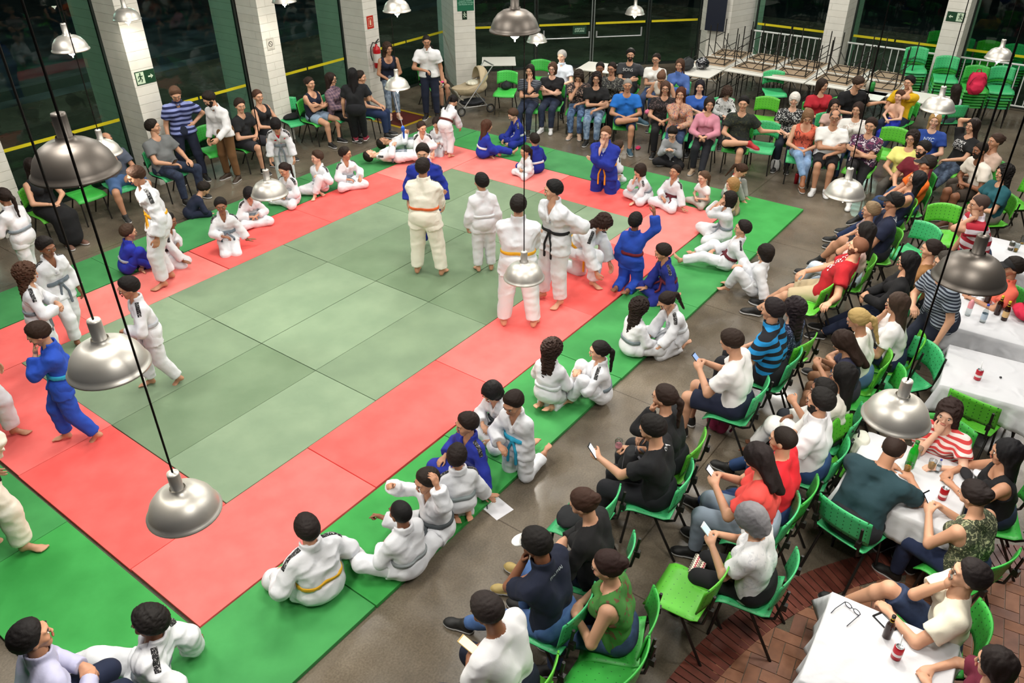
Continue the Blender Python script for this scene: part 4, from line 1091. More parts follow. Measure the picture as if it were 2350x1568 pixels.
def beerglass(x, y, z, label, full=.7, liq=BEER):
    return item('glass', (x, y, z), label, 'glass', [('tumbler', MB().lathe([(0, .002), (.024, .002), (.034, .115), (.032, .115), (.023, .006), (0, .006)], 20), CUPM),
        ('drink', MB().lathe([(0, .007), (.0225, .007), (.0225 + .009 * full, .007 + .1 * full), (0, .007 + .1 * full)], 20), liq)], 'glasses on the tables')
AMB = mat('2a0f06', .12); GRG = mat('18a024', .12)
# ------------------------------------------------------------ people on chairs
def sit(n, hx, hy, s, cc=None, nochair=False, cz=0, **kw):
    kw.setdefault('v', -7); kw.setdefault('a', 'lap,lap')
    i = person(n, hx, hy, 'chair', s, **kw)
    if not nochair:
        chair(i['org'].x, i['org'].y, i['az'], 'COL perforated chair under the ' + ' '.join(n.split()[:8]).rstrip(','), 'occupied plastic chairs', cc)
    return i
def judo(n, hx, hy, pose, s, belt='808a94', c=WHT, **kw):
    kw.setdefault('H', 1.35); kw.setdefault('v', 6)
    lg = {'floor': 'c,c', 'seiza': 'k,k', 'kneel': 'u,u', 'stand': 's,s', 'walk': 'w,v', 'lie': 's,s'}[pose]
    kw.setdefault('l', lg); kw.setdefault('g', 'm'); kw.setdefault('sh', None); kw.setdefault('a', 'lap,lap' if pose != 'stand' else 'hang,hang')
    return person(n, hx, hy, pose, s, t='gi', tc=c, b='gi', bc=c, belt=belt, **kw)
# ================================================================ judokas
CREAM = 'eae7d8'; GREY = '7d8790'
judo('person in white judogi and yellow belt leaning forward, hand on hip, left side', 312, 405, 'walk', 188, 'e8a818', H=1.80, l='s,w', a='hips,hang', v=4, k=2, h='short', hc='3a2416', hp=-18)
judo('person in blue judogi facing the camera behind the orange belt', 970, 352, 'stand', 262, '1c2c60', BLU, H=1.68, l='s,s', a='hang,hang', k=1, hp=-5)
judo('person in cream judogi with orange belt seen from behind', 971, 385, 'stand', 72, 'd8622c', CREAM, H=1.75, l='S,S', a='fold,fold', k=2, v=3, wide=1.12, hc='1c1410')
judo('person in plain white judogi and white belt standing alone on the grey field', 1104, 418, 'stand', 100, 'd6dade', H=1.47, a='hang,hang', k=1, hy_=25, v=2, pat=False, hc='100c0a')
judo('person in white judogi with yellow belt seen from behind, feet apart', 1190, 472, 'stand', 84, 'e0a420', H=1.82, l='S,S', a='fold,fold', k=1, v=2, wide=1.15, pat=False, hc='1a1410')
judo('person in white judogi with black belt, hands behind the back', 1268, 437, 'stand', 222, '18181a', H=1.78, l='S,s', a='behind,behind', k=1, v=2, hy_=-30, wide=1.15, pat=False, hc='0e0c0c')
judo('person with long dark hair kneeling on one knee in white judogi, yellow belt', 1385, 512, 'kneel', 330, 'e0a420', H=1.68, l='r,u', a='reachd,reachd', k=1, v=38, h='wavy', hc='2a1610', hp=-40, fem=1)
judo('person kneeling in blue judogi with one arm raised, red belt', 1459, 508, 'kneel', 70, '6a1420', '1f48b0', H=1.42, a='up,hang', k=3, v=0, hc='100c0a', hp=0, pat=False)
judo('person in dark blue judogi with dark red belt sitting on one hip', 1520, 580, 'seiza', 205, '5a1024', '16267e', H=1.34, a='plantf,plants', k=2, v=10, l='c,k', hc='1c120c', hp=-15, hy_=-15)
judo('person kneeling in blue judogi with orange belt, hand on chin', 1390, 308, 'kneel', 250, 'f0a020', '1c309a', H=1.72, a='chin,fold', k=0, v=0, dz=-.10, h='pony', hc='6a4830', fem=1, wide=1.25, pat=False, x='under:e0e0e6')
judo('person in white judogi half hidden behind the blue kneeling judoka', 1420, 338, 'seiza', 20, '2a1a1a', H=1.15, k=1, hc='3a281c', v=15)
judo('person in white judogi with fringe, chin on hand, far mat edge', 1468, 392, 'floor', 215, GREY, H=1.22, a='chin,plantf', k=0, v=20, h='bangs', hc='2a1c14', fem=0)
judo('person in white judogi with dark red belt sitting cross-legged, far mat edge', 1549, 395, 'floor', 235, '5a1420', H=1.25, a='lap,plants', k=2, h='bun', hc='20140e', hp=8, v=-4)
person('person in white T-shirt and grey trousers sitting cross-legged with small ponytail', 1614, 408, 'floor', 225, t='tee', tc='f0f0f0', b='pants', bc='9a948c', bp='mottled:c0bab0', h='pony', hc='5a4232', k=0, H=1.05, l='c,c', a='lap,lap', sh=None, g='m')
person('person in white T-shirt and grey trousers sitting on the floor beyond the mat', 1702, 392, 'floor', 345, t='tee', tc='eef0ee', b='pants', bc='8a8a86', bp='mottled:a8a8a4', h='pony', hc='3a2416', k=1, H=1.25, l='n,n', a='knee,plants', sh=None, hp=-35, v=12)
person('person in beige top crouching behind the shouting judoka', 1680, 424, 'floor', 200, t='long', tc='b89c80', b='pants', bc='8a8078', h='bob', hc='a07a4c', k=0, H=1.15, l='c,c', sh=None)
judo('person in white judogi shouting with both hands at the mouth', 1672, 457, 'floor', 195, GREY, H=1.42, a='face,face', k=1, hc='1a120e', hp=10, v=-2, pat=False, h='bob', wide=1.1)
judo('person in open white judogi and dark red belt lounging with legs stretched out', 1703, 525, 'floor', 178, '5a1420', H=1.42, a='lap,plant', l='h,l', k=1, hc='1a1210', v=-22, hy_=10)
judo('person in white judogi hugging the knees at the right mat edge', 1755, 580, 'floor', 170, 'dfe2e4', H=1.38, a='knees,plant', l='n,n', k=1, h='bangs', hc='1a120e', v=-12, pat=False)
judo('person in white judogi with curly ponytail, one leg stretched, holding hands', 1468, 706, 'floor', 35, '6f7c80', H=1.34, a='reachd,reachd', l='c,l', k=1, h='curly', hc='20140e', v=6, pat=False, tw=0)
judo('person in white judogi smiling down, ponytail, holding hands with a partner', 1530, 692, 'seiza', 215, 'd0d4d8', H=1.38, a='reachd,reachd', k=1, h='pony', hc='20140e', v=16, hp=-30)
judo('person in white judogi with long curly hair kneeling near the right red strip', 1268, 802, 'seiza', 60, 'd0d6d8', H=1.36, a='reachd,lap', k=1, h='curly', hc='2a1810', v=4, pat=False, hy_=-20)
judo('person in white judogi with grey belt and long ponytail hugging raised knees', 1374, 806, 'floor', 185, '6f7c84', H=1.40, a='knees,knees', l='n,n', k=1, h='pony', hc='140e0c', v=2)
judo('person in white judogi with dark grey belt behind the light blue belt', 1128, 901, 'floor', 222, '2c3034', H=1.30, a='lap,reachd', k=1, h='bob', hc='100c0c', hp=-30, v=4, pat=False)
judo('person kneeling upright in white judogi with light blue belt', 1177, 927, 'kneel', 232, '2aa0c4', H=1.40, a='lap,knee', k=2, hc='20140e', hp=-18, v=2, pat=False, dz=-.02)
judo('person in blue judogi sitting cross-legged and smiling at the mats', 1070, 975, 'floor', 212, '2c3470', '202f96', H=1.42, a='knee,plants', k=2, hc='20140e', h='short', hp=-5, hy_=-15, v=2)
judo('person in white judogi and grey belt kneeling with back turned', 1050, 1047, 'seiza', 100, '808a8c', H=1.28, a='plants,plants', k=2, hc='1c120e', hy_=-25, v=2)
judo('person in white judogi gesturing with both hands raised', 978, 1106, 'floor', 205, '4a5054', H=1.42, a='raise,up', k=2, hc='20160f', wide=1.2, v=4, pat=False, fat=1.1, hp=-8)
judo('person in white judogi and grey belt seen from behind beside the gesturing one', 919, 1178, 'floor', 128, '808688', H=1.44, a='reach,lap', k=3, hc='0e0c0c', h='buzz', v=0, pat=False, wide=1.15, fat=.6, l='c,h')
judo('person in white judogi with yellow belt sitting with back turned, near strip', 703, 1213, 'floor', 112, 'd8a420', H=1.58, a='knee,knee', k=1, hc='1a1210', v=2, wide=1.2, fat=.6)
judo('person in white judogi reclining on one hand at the near mat corner', 340, 1430, 'floor', 150, '7c868e', H=1.60, a='plant,plant', l='l,h', k=3, h='afro', hc='120e0c', v=-24, wide=1.1, hp=-10)
judo('person in white judogi walking in at the left edge, head outside the frame', -125, 925, 'walk', 335, '16161a', CREAM, H=1.80, l='w,v', a='chin,fronth', k=1, v=0, wide=1.2)
judo('person in white judogi stepping in at the far left edge', -100, 725, 'walk', 335, '16161a', H=1.62, l='w,v', a='hang,hang', k=2, v=0)
judo('person in blue judogi with turquoise belt walking left', 88, 768, 'walk', 172, '2aa0c4', '2450c0', H=1.49, l='w,v', a='hang,chin', k=1, hc='2c1c12', v=-7, pat=False, hp=-25)
judo('person in white judogi with long brown curls at the left', 62, 628, 'stand', 350, GREY, H=1.42, l='s,s', a='lap,lap', k=1, h='curly', hc='4a3022', v=2)
judo('person in white judogi with grey belt facing the camera at the left', 107, 568, 'walk', 300, '66727c', H=1.47, l='w,v', a='hang,hang', k=3, hc='181210', hp=-12, v=0)
judo('person in white judogi wearing sports goggles walking left', 294, 662, 'walk', 186, 'b0b4ba', H=1.45, l='w,v', a='hang,lap', k=2, hc='140e0c', x='glasses', v=3, hp=-10)
judo('person in white judogi with ponytail at the left picture edge', 8, 452, 'walk', 130, '7d8790', H=1.48, l='w,v', a='lap,lap', k=2, h='pony', hc='20140e', g='f', v=4)
judo('person in blue judogi with grey belt sitting behind the leaning judoka', 296, 533, 'floor', 5, '9aa2b0', '1c2ca0', H=1.32, a='reachd,reachd', k=1, hc='3a281c', v=16, l='n,c', pat=False)
judo('person in white judogi kneeling behind the leaning yellow belt', 388, 508, 'seiza', 335, '2a2024', H=1.35, a='plantf,lap', k=3, hc='140e0c', v=22)
judo('person in open white judogi and grey belt leaning on one hand', 507, 473, 'seiza', 268, '6c7884', H=1.32, a='lap,plants', k=3, hc='181210', v=2, l='k,k')
judo('person in white judogi looking down beside a low hanging lamp', 573, 447, 'floor', 285, GREY, H=1.26, a='lap,lap', k=1, h='bob', hc='140e10', v=14, hp=-35)
judo('person in plain white judogi with ponytail sitting cross-legged, left strip', 652, 390, 'floor', 225, 'd8dadc', H=1.30, a='lap,lap', k=1, h='pony', hc='241812', v=4, hp=-15, x='under:e4d8d8')
judo('person in white judogi with one knee up looking left', 727, 362, 'floor', 235, 'a0a6ae', H=1.30, a='plant,knee', k=0, hc='3a281c', v=-8, l='c,n', hy_=-30)
judo('person in white judogi sitting cross-legged and looking back to the right', 793, 353, 'floor', 290, GREY, H=1.30, a='lap,knee', k=2, hc='20160f', v=4, hy_=50)
L1 = judo('person in white judogi lying on the side at the left strip', 880, 334, 'lie', 1312, '6c7884', H=1.36, k=2, hc='1c140e', v=0, a='lap,lap')
L2 = judo('person in white judogi lying on the back in front of another', 850, 363, 'lie', 1312, '6c7884', H=1.34, k=0, hc='1c140e', v=0, a='lap,lap')
judo('person in white judogi leaning forward on the hands, far left corner', 968, 293, 'seiza', 262, 'd8dadc', H=1.28, a='plantf,lap', k=1, h='pony', hc='2a1a12', v=24, hy_=35)
judo('person in small white judogi kneeling by the far left corner', 1002, 283, 'seiza', 255, 'd8dadc', H=1.12, a='lap,lap', k=1, h='bangs', hc='241812', v=6)
judo('person in white judogi with dark red belt bending over, back turned', 1040, 233, 'walk', 55, '5a2018', H=1.26, l='s,w', a='reachd,reachd', k=1, h='pony', hc='140e0c', v=34, hp=-45, pat=False)
judo('person in blue judogi and white belt with long brown hair', 1118, 289, 'floor', 15, 'dfe2e6', '1c2fa0', H=1.32, a='reachd,reachd', l='l,c', k=1, h='long', hc='4a2e20', v=10, pat=False)
judo('person in blue judogi and white belt holding hands across', 1177, 264, 'floor', 205, 'dfe2e6', '182a8c', H=1.34, a='reachd,reachd', l='c,c', k=0, hc='4a3426', v=10, hp=-25)
judo('person in blue judogi and white belt with back turned at the far strip', 1226, 321, 'floor', 120, 'dfe2e6', '182a90', H=1.28, a='lap,lap', l='c,c', k=1, hc='1c140e', v=8, pat=False)
judo('person in small white judogi half hidden behind the blue one', 1205, 348, 'floor', 215, 'd8dadc', H=1.0, k=1, h='pony', hc='2a1c14', v=8, pat=False)
judo('person in white judogi over a red T-shirt standing with bent back', 633, 288, 'stand', 262, '7d8790', H=1.42, a='hang,hang', k=1, hc='100c0c', h='bangs', v=22, hp=-38, g='f', sh='9a9a9a', x='under:c01828')
person('person in navy tracksuit crouching at the left mat edge', 468, 434, 'floor', 15, t='long', tc='141c34', b='pants', bc='141c34', h='short', hc='1c140e', k=1, H=1.20, l='c,c', a='plantf,lap', v=38, sh='222222', hp=-35)
# ================================================================ public along the left windows
sit('person in black sleeveless dress with hands folded at the left pillar', 74, 383, 1275, t='tank', tc='0e0e12', b='skirt', bc='0c0c10', h='long', hc='1c120e', k=1, fem=1, H=1.68, cc=2, sh='6a4a3c')
sit('person in grey T-shirt and denim shorts with hand on mouth', 246, 322, 1268, t='tee', tc='4e5666', b='shorts', bc='44628e', h='bald', hc='4a4440', k=2, x='glasses', a='chin,lap', l='p,p', H=1.72, fat=.6, sh='2a2a2a')
A3 = sit('person in grey T-shirt and dark jeans looking right, phone in hand', 352, 292, 1275, t='tee', tc='6c6f70', b='jeans', bc='1c2438', h='short', hc='1c140e', k=1, a='lap,knee', l='d,p', H=1.80, wide=1.2, fat=1, hy_=40, v=-14, cc=1)
phone_for(A3, 1, 'black smartphone held by the person in grey T-shirt at the left', False)
person('person standing in blue and navy striped polo shirt', 403, 217, 'stand', 275, t='polo', tc='8c98d0', tp='stripe:1c2450::1.1', b='pants', bc='1a2136', h='short', hc='5a4030', k=1, H=1.78, a='hang,hips', l='S,S', wide=1.15, hp=-25, v=4)
person('person standing in white shirt and brown trousers looking down', 480, 228, 'stand', 225, t='long', tc='e8e8ea', b='pants', bc='6a4a2a', h='short', hc='1c140e', k=1, H=1.68, a='hang,reachd', l='s,S', hp=-30, v=6, x='beard collar', hy_=-25, sh='3a2c20')
sit('person in black T-shirt and shorts beside the brown trousers', 551, 243, 1285, t='tee', tc='16181c', b='shorts', bc='2a2a30', h='short', hc='2a1c14', k=1, a='lap,lap', l='d,p', H=1.74, wide=1.15, fat=.8, v=6, hy_=-30, cc=0)
sit('person in black sleeveless top seated nearest the second pillar', 592, 222, 1280, t='tank', tc='141418', b='pants', bc='1c1c22', h='bun', hc='4a3024', k=1, fem=1, a='lap,lap', hy_=-15, cc=0)
sit('person in navy sleeveless top and denim shorts with folded arms', 711, 192, 1275, t='tank', tc='12182c', b='mini', bc='8fa4bc', h='bun', hc='2a1c14', k=1, fem=1, a='fold,fold', l='d,p', H=1.66, cc=0, fat=.6, sh='1c1c1c')
sit('person in plaid shirt and glasses with black trousers', 760, 182, 1285, t='long', tc='8a7078', tp='plaid:544458::1.6', b='pants', bc='121216', h='long', hc='241610', k=1, fem=1, x='glasses collar', a='lap,lap', hy_=10)
person('person with long black hair standing in black with red sneakers', 809, 172, 'stand', 85, t='tee', tc='0e1014', b='pants', bc='101218', h='long', hc='0c0a0c', k=1, fem=1, H=1.62, a='lap,hang', sh='8a2038', wide=1.15)
sit('person in blue jeans seated behind the person standing in black', 828, 178, 1300, t='tee', tc='1c2430', b='jeans', bc='1c2c50', h='short', hc='241a14', k=1, a='knee,knee', cc=1)
person('person standing in dark tank top and ripped jeans near the extinguisher', 890, 112, 'stand', 275, t='tank', tc='141a30', b='jeans', bc='3c4a5c', bp='denim:8a98a8', h='wavy', hc='3a281e', k=2, fem=1, H=1.66, a='fronth,fronth', hy_=25, sh='c89c84')
PM = person('person standing in white polo shirt and navy trousers with pink cup', 979, 95, 'stand', 262, t='polo', tc='eeeef0', b='pants', bc='181e34', h='buzz', hc='1c1612', k=2, H=1.84, a='lap,hang', l='s,s', hp=-10, hy_=10, sh='1a1616')
sit('person in dark shorts seated behind the white polo shirt', 986, 118, 1262, t='tee', tc='1c2848', b='shorts', bc='1a1c22', h='short', hc='20160f', k=1, a='knee,knee', cc=0)
# ================================================================ public beyond the far strip
sit('person in dark striped top and jeans, hand on chin, first of far row', 1216, 163, 1200, t='tee', tc='20242c', tp='stripe:5a606a::3', b='jeans', bc='1c2438', h='long', hc='1c1410', k=1, fem=1, a='fold,chin', cc=0)
sit('person in black T-shirt with folded arms and brown bag', 1268, 158, 1200, t='tee', tc='141418', b='jeans', bc='1c2438', h='bob', hc='4a3222', k=0, fem=1, x='glasses', a='fold,fold', wide=1.2, fat=.8, sh='dcdcdc', cc=0)
sit('person in floral top and light jeans covering the mouth', 1328, 176, 1205, t='tee', tc='2a2c2c', tp='floral:b89a8a:4a3030', b='jeans', bc='2a3a5a', bp='denim:6f8fb8', h='wavy', hc='2a2018', k=1, fem=1, a='chin,lap', v=4, hp=-30, cc=0, sh='c8a890')
sit('person in black V-neck T-shirt and light jeans with black bag', 1369, 181, 1205, t='tee', tc='121214', b='jeans', bc='4a6484', bp='denim:9ab0c8', h='wavy', hc='1c1210', k=1, fem=1, x='glasses', a='fold,lap', cc=1, wide=1.15)
sit('person in bright blue T-shirt with one ankle on the knee', 1440, 196, 1212, t='tee', tc='1f6fc8', b='shorts', bc='1c3050', h='buzz', hc='8a8680', k=2, H=1.76, a='lap,lap', l='4,d', wide=1.15, v=2, cc=0, sh='2a4a5a', fat=.5)
sit('person in black floral top holding a pink bag', 1527, 203, 1205, t='tee', tc='1a1618', tp='floral:5a4a4a:302828:.8', b='pants', bc='101014', h='long', hc='4a3226', k=1, fem=1, x='glasses', a='lap,lap', l='d,o', wide=1.2, fat=.7, cc=0)
sit('person in patterned orange blouse with hand on cheek', 1562, 217, 1200, t='long', tc='c09a80', tp='floral:8a6a70:c86a4a:.8', b='jeans', bc='2a3a5a', h='long', hc='4a2416', k=1, fem=1, a='chin,lap', l='b,d', cc=1, sh='2a2020')
sit('person in pink sweater and black trousers', 1628, 240, 1195, t='long', tc='d08a9c', b='pants', bc='14161e', h='bob', hc='20140f', k=1, fem=1, H=1.62, a='lap,lap', l='d,o', hy_=15, cc=1, sh='a89078')
person('person in grey sweater sitting cross-legged on the concrete with a phone', 1543, 306, 'floor', 262, t='long', tc='9a9ca0', b='pants', bc='121216', h='short', hc='1c1410', k=0, H=1.42, l='c,c', a='phone,phone', hp=-30, sh='e0e0e0', v=10)
sit('person in dark green T-shirt and black shorts, arm along the next chair', 1706, 238, 1195, t='tee', tc='1c221e', tp='floral:262c22:3a3c28:.7', b='shorts', bc='141618', h='short', hc='14100e', k=1, H=1.78, a='lap,ext', l='4,d', x='', cc=0, sh='b02028')
sit('person in pale blue shirt with a black shoulder strap', 1289, 130, 1205, t='polo', tc='c4ccd8', b='pants', bc='1c2434', h='short', hc='b0aca8', k=0, a='lap,lap', hy_=-15, cc=0)
sit('person in black behind the black V-neck T-shirt', 1377, 157, 1205, t='tee', tc='16161c', b='pants', bc='1a1a20', h='bun', hc='14100e', k=3, fem=1, cc=0, H=1.56)
sit('person in black patterned blouse and glasses behind the blue T-shirt', 1404, 158, 1200, t='tee', tc='1c1c1e', tp='floral:8a8a80:303030:1.4', b='pants', bc='1a1c20', h='pony', hc='20140e', k=2, fem=1, x='glasses', hy_=-15, cc=0, H=1.82)
BM = sit('person with beard in dark grey T-shirt, hand on chest', 1447, 126, 1195, t='tee', tc='34363a', b='pants', bc='1a1c20', h='short', hc='14100e', k=1, H=1.80, x='beard', a='fold,ext', wide=1.2, cc=0, hy_=15)
shirt_text(BM, 'SONS', False, .09, -.13, 0, 'c8c8c8')
sit('person in white T-shirt with dark waistcoat and glasses', 1506, 137, 1190, t='tee', tc='e4e2de', b='jeans', bc='2a3a5a', h='bun', hc='20140f', k=1, fem=1, x='glasses', a='fold,lap', cc=0)
sit('person in blue denim shirt with hair over the shoulders', 1560, 150, 1190, t='long', tc='4a68a8', b='pants', bc='1c2434', h='long', hc='4a3022', k=1, fem=1, x='collar', a='fold,lap', cc=1)
sit('person in pale lace top bending down between two rows', 1518, 178, 1190, t='tank', tc='dcd2c4', b='pants', bc='6a5a50', h='bun', hc='6a4a38', k=1, fem=1, v=24, hp=-45, cc=0)
sit('person with dark hair in plain blue T-shirt', 1606, 200, 1205, t='tee', tc='2a56a8', b='pants', bc='1a2034', h='long', hc='14101a', k=0, fem=1, a='fold,fold', cc=1)
sit('person in white top with dark print and curly hair, head bowed', 1668, 214, 1215, t='long', tc='d8d8d6', tp='floral:c8c8c6:2a2a2a:.5', b='pants', bc='3a3a40', h='curly', hc='3a281e', k=0, H=1.35, hp=-40, cc=1)
# ================================================================ public in the far right
sit('person with white hair in black and white blouse', 1823, 229, 1195, t='tee', tc='1c1c1e', tp='floral:e0e0de:1c1c1e:1.2', b='pants', bc='1c2434', h='bangs', hc='d8d4cc', k=0, fem=1, a='lap,lap', cc=2, wide=1.1)
sit('person in red T-shirt looking to the right', 1887, 197, 1215, t='tee', tc='b01c2c', b='shorts', bc='2a3040', h='long', hc='2a1c14', k=1, fem=1, a='lap,lap', hy_=35, cc=0)
sit('person in black T-shirt reaching an arm to the right', 1970, 192, 1225, t='tee', tc='121216', b='pants', bc='1c1c24', h='short', hc='3a2a20', k=1, H=1.80, a='lap,ext', wide=1.25, v=8, hp=-25, hy_=30, cc=0)
sit('person with white headband behind the white T-shirt with glasses', 1914, 243, 1210, t='tee', tc='c8a49a', b='shorts', bc='4a4a54', h='long', hc='20140f', k=1, H=1.35, fem=0, cc=1)
sit('person in white T-shirt with small print and long dark hair', 1968, 252, 1190, t='tee', tc='e4e0dc', tp='floral:e4e0dc:c8b8b0:.5', b='jeans', bc='2a3a5a', h='long', hc='2a1a14', k=1, fem=1, a='lap,lap', cc=1, wide=1.1, hy_=-15)
sit('person in white T-shirt, black shorts and dark glasses, arms folded', 1916, 270, 1195, t='tee', tc='ecebe8', b='shorts', bc='121216', h='bald', hc='4a4440', k=2, H=1.74, x='glasses', a='fold,lap', wide=1.2, fat=1.2, cc=1, sh='dcdcdc')
sit('person in orange tank top with long hair and crossed jeans', 1854, 268, 1200, t='tank', tc='d06048', tp='floral:d06048:6a2a24:.5', b='jeans', bc='6f8fb8', h='long', hc='7a5a40', k=1, fem=1, a='lap,lap', l='x,d', hp=-30, cc=1, sh='8a5634')
sit('person in purple and white patterned blouse with folded arms', 1998, 289, 1180, t='tee', tc='3a2440', tp='floral:d8ccd4:7a3a5a:.6', b='pants', bc='101014', h='short', hc='2a1a14', k=1, fem=1, a='fold,fold', l='x,o', wide=1.2, fat=.8, cc=2, sh='e4e4e4')
sit('person bare-shouldered with a blue judogi pulled down', 2064, 222, 1165, t='none', b='gi', bc='1c2ea8', h='short', hc='4a2e20', k=0, H=1.25, a='lap,lap', cc=0)
sit('person in yellow T-shirt with hand at the ear', 2086, 190, 1165, t='tee', tc='d8ac10', b='pants', bc='14203c', h='short', hc='14100e', k=1, H=1.76, a='lap,ear', wide=1.15, l='d,o', cc=0)
sit('person with very long dark hair in white top seen from behind', 2193, 208, 1040, t='long', tc='dcdce4', b='pants', bc='6a6478', h='long', hc='20140f', k=1, H=1.38, fem=0, cc=1)
C12 = sit('person with blond hair in blue T-shirt with white letters', 2145, 277, 1185, t='tee', tc='1e3f8c', b='jeans', bc='2a3a5a', h='long', hc='a88452', k=0, fem=1, a='lap,lap', cc=2)
shirt_text(C12, 'NYC', False, .08, -.13, 0, 'c0ccd8')
sit('person in pale yellow T-shirt and glasses', 2093, 318, 1170, t='tee', tc='e2de80', b='pants', bc='4a4640', h='wavy', hc='20140f', k=1, fem=1, x='glasses', a='lap,lap', cc=0, wide=1.1)
sit('person in maroon T-shirt with beard and glasses', 2117, 343, 1150, t='tee', tc='6a1424', b='jeans', bc='2c4468', h='short', hc='14100e', k=1, H=1.76, x='glasses beard', a='lap,lap', l='o,x', cc=0)
C15 = sit('person in black and white lettered T-shirt with one arm over the head', 2232, 290, 1145, t='tee', tc='121214', b='jeans', bc='2a3446', bp='denim:5c6c84', h='long', hc='20140f', k=1, fem=1, a='top,lap', v=-16, l='o,o', cc=2)
shirt_text(C15, 'FORÇA\nESPERA\nCONFIA', False, .062, -.17, 0, 'e4e4e4')
sit('person in cream T-shirt and shorts leaning forward', 2249, 345, 1130, t='tee', tc='e6dcd0', b='shorts', bc='3a3028', h='buzz', hc='20160f', k=3, H=1.78, a='lap,lap', wide=1.2, v=14, fat=.7, cc=0, x='beard', sh='6a4634')
sit('person in beige blouse at the far right edge', 2284, 325, 1130, t='tee', tc='c8ac9c', b='pants', bc='4a4038', h='bun', hc='3a281e', k=2, fem=1, a='chin,lap', cc=0)
sit('person in teal off-shoulder top at the right edge', 2304, 397, 1128, t='tee', tc='17505a', b='shorts', bc='8a8478', h='wavy', hc='14100e', k=1, fem=1, a='lap,lap', cc=2)
sit('person in black cap and orange shirt, reclining', 2126, 377, 1120, t='tee', tc='e86a1c', b='jeans', bc='2a4068', h='short', hc='1c140f', k=2, x='cap', H=1.76, a='lap,lap', v=-18, l='o,x', cc=0)
sit('person with long black hair and navy top, hands on face', 2103, 412, 1108, t='tank', tc='161c3c', b='jeans', bc='1c2c50', h='long', hc='0e0c10', k=2, fem=1, a='chin,lap', v=-22, l='o,o', cc=2, hp=10)
C21 = sit('person in navy T-shirt and black cap with printed sleeve', 2049, 464, 1110, t='tee', tc='18203a', b='shorts', bc='1c1c24', h='short', hc='14100e', k=2, x='cap', H=1.86, a='ext,lap', v=-10, l='o,x', cc=2)
shirt_text(C21, 'MASTER', True, .07, -.02, 0, 'e0e4ec')
sit('person with short blond hair beside the navy T-shirt and cap', 1997, 484, 1105, t='tee', tc='a08888', b='shorts', bc='3a2a24', h='curly' if 0 else 'short', hc='8a7458', k=1, H=1.40, l='x,d', a='lap,lap', cc=2)
sit('person in pale top and light blue jeans, hand at chin, tattooed arm', 1985, 532, 1098, t='tee', tc='d8b8b0', b='jeans', bc='b4c4d4', bp='denim:ccd8e4', h='long', hc='14100e', k=1, fem=1, a='chin,lap', l='o,x', v=-12, cc=2, sh='1a1a1a', so='ececec')
C24 = sit('person in red T-shirt and beige shorts sprawling with an arm behind', 1968, 567, 1092, t='tee', tc='a8101c', tp=None, b='shorts', bc='b8a888', h='buzz', hc='6a4430', k=1, x='beard', H=1.86, a='lap,ext', v=-28, l='o,o', wide=1.25, fat=1.1, cc=2)
_v, _f = [], []
for i_ in range(6):
    for j_ in range(7):
        if (i_ * 5 + j_ * 3) % 4 == 0: continue
        x_, y_, q_ = (i_ - 2.5) * .036 + (j_ % 2) * .012, (j_ - 3) * .034, 1 if (i_ + j_) % 2 else -1
        _f.append((len(_v), len(_v) + 1, len(_v) + 2)); _v += [Vector((x_ - .017, y_ - .014 * q_, 0)), Vector((x_ + .017, y_ - .010 * q_, 0)), Vector((x_, y_ + .017 * q_, 0))]
shirt_text(C24, (_v, _f), False, .075, -.15, .0, 'ece4e4', 'print')
sit('person in black jacket and glasses with long black hair', 2083, 601, 1100, t='long', tc='0e0e12', b='jeans', bc='16203a', h='long', hc='0c0a0c', k=1, fem=1, x='glasses', a='lap,lap', l='o,o', v=-10, cc=1)
sit('person in mustard top smiling beside the black jacket', 2136, 573, 1100, t='tee', tc='94683c', b='pants', bc='1c1c24', h='bun', hc='20140f', k=1, fem=1, a='lap,lap', cc=1)
person('person standing in red polo shirt with white stripes, hand at the ear', 2246, 470, 'stand', 205, t='polo', tc='a81c30', tp='stripe:d8d0d8::.8', b='jeans', bc='2a3a58', h='buzz', hc='4a3a34', k=1, H=1.76, a='hang,ear', wide=1.2, fat=1)
person('person standing in navy and grey striped T-shirt beneath a dark lamp', 2168, 605, 'stand', 215, t='tee', tc='1a2232', tp='stripe:8a94a0::2.6', b='jeans', bc='161e30', h='short', hc='3a342e', k=1, H=1.76, a='lap,hang', wide=1.25, fat=1, hy_=-20)
sit('person in coral shirt and black cap at the white table', 2322, 615, 1120, t='polo', tc='e86a54', b='pants', bc='2a2a34', h='short', hc='1c140f', k=2, x='cap', H=1.60, a='table,table', wide=1.2, fat=.8, cc=0)
sit('person in white T-shirt with long brown hair, elbow on the knee', 2058, 698, 1100, t='tee', tc='eceaea', b='jeans', bc='1c2848', h='long', hc='3c2c22', k=1, fem=1, a='chin,lap', l='o,x', v=4, cc=2, wide=1.1)
C31 = sit('person with blond ponytail in white T-shirt and denim shorts', 1968, 735, 1095, t='tee', tc='e9e8e0', b='mini', bc='4a6a90', h='pony', hc='b49860', k=2, fem=1, a='lap,lap', l='b,b', v=4, cc=2, hp=-25)
sit('person with pink hair ties looking at a phone', 1934, 785, 1100, t='tee', tc='2c2c44', b='shorts', bc='2a2a34', h='bob' if 0 else 'long', hc='2a1a12', k=2, H=1.50, a='phone,phone', hp=-35, v=6, nochair=True)
sit('person with long black hair in white T-shirt holding a purple cup', 1934, 862, 1095, t='tee', tc='e6e2d8', b='pants', bc='2a2c34', h='long', hc='100c0c', k=2, fem=1, a='chin,cup', cc=1)
sit('person in white judo trousers curled up on the next lap', 1886, 897, 1092, t='gi', tc='ecebe8', b='gi', bc='ecebe8', belt=None, pat=False, h='short', hc='14100e', k=3, H=1.42, a='lap,lap', l='x,x', sh=None, nochair=True)
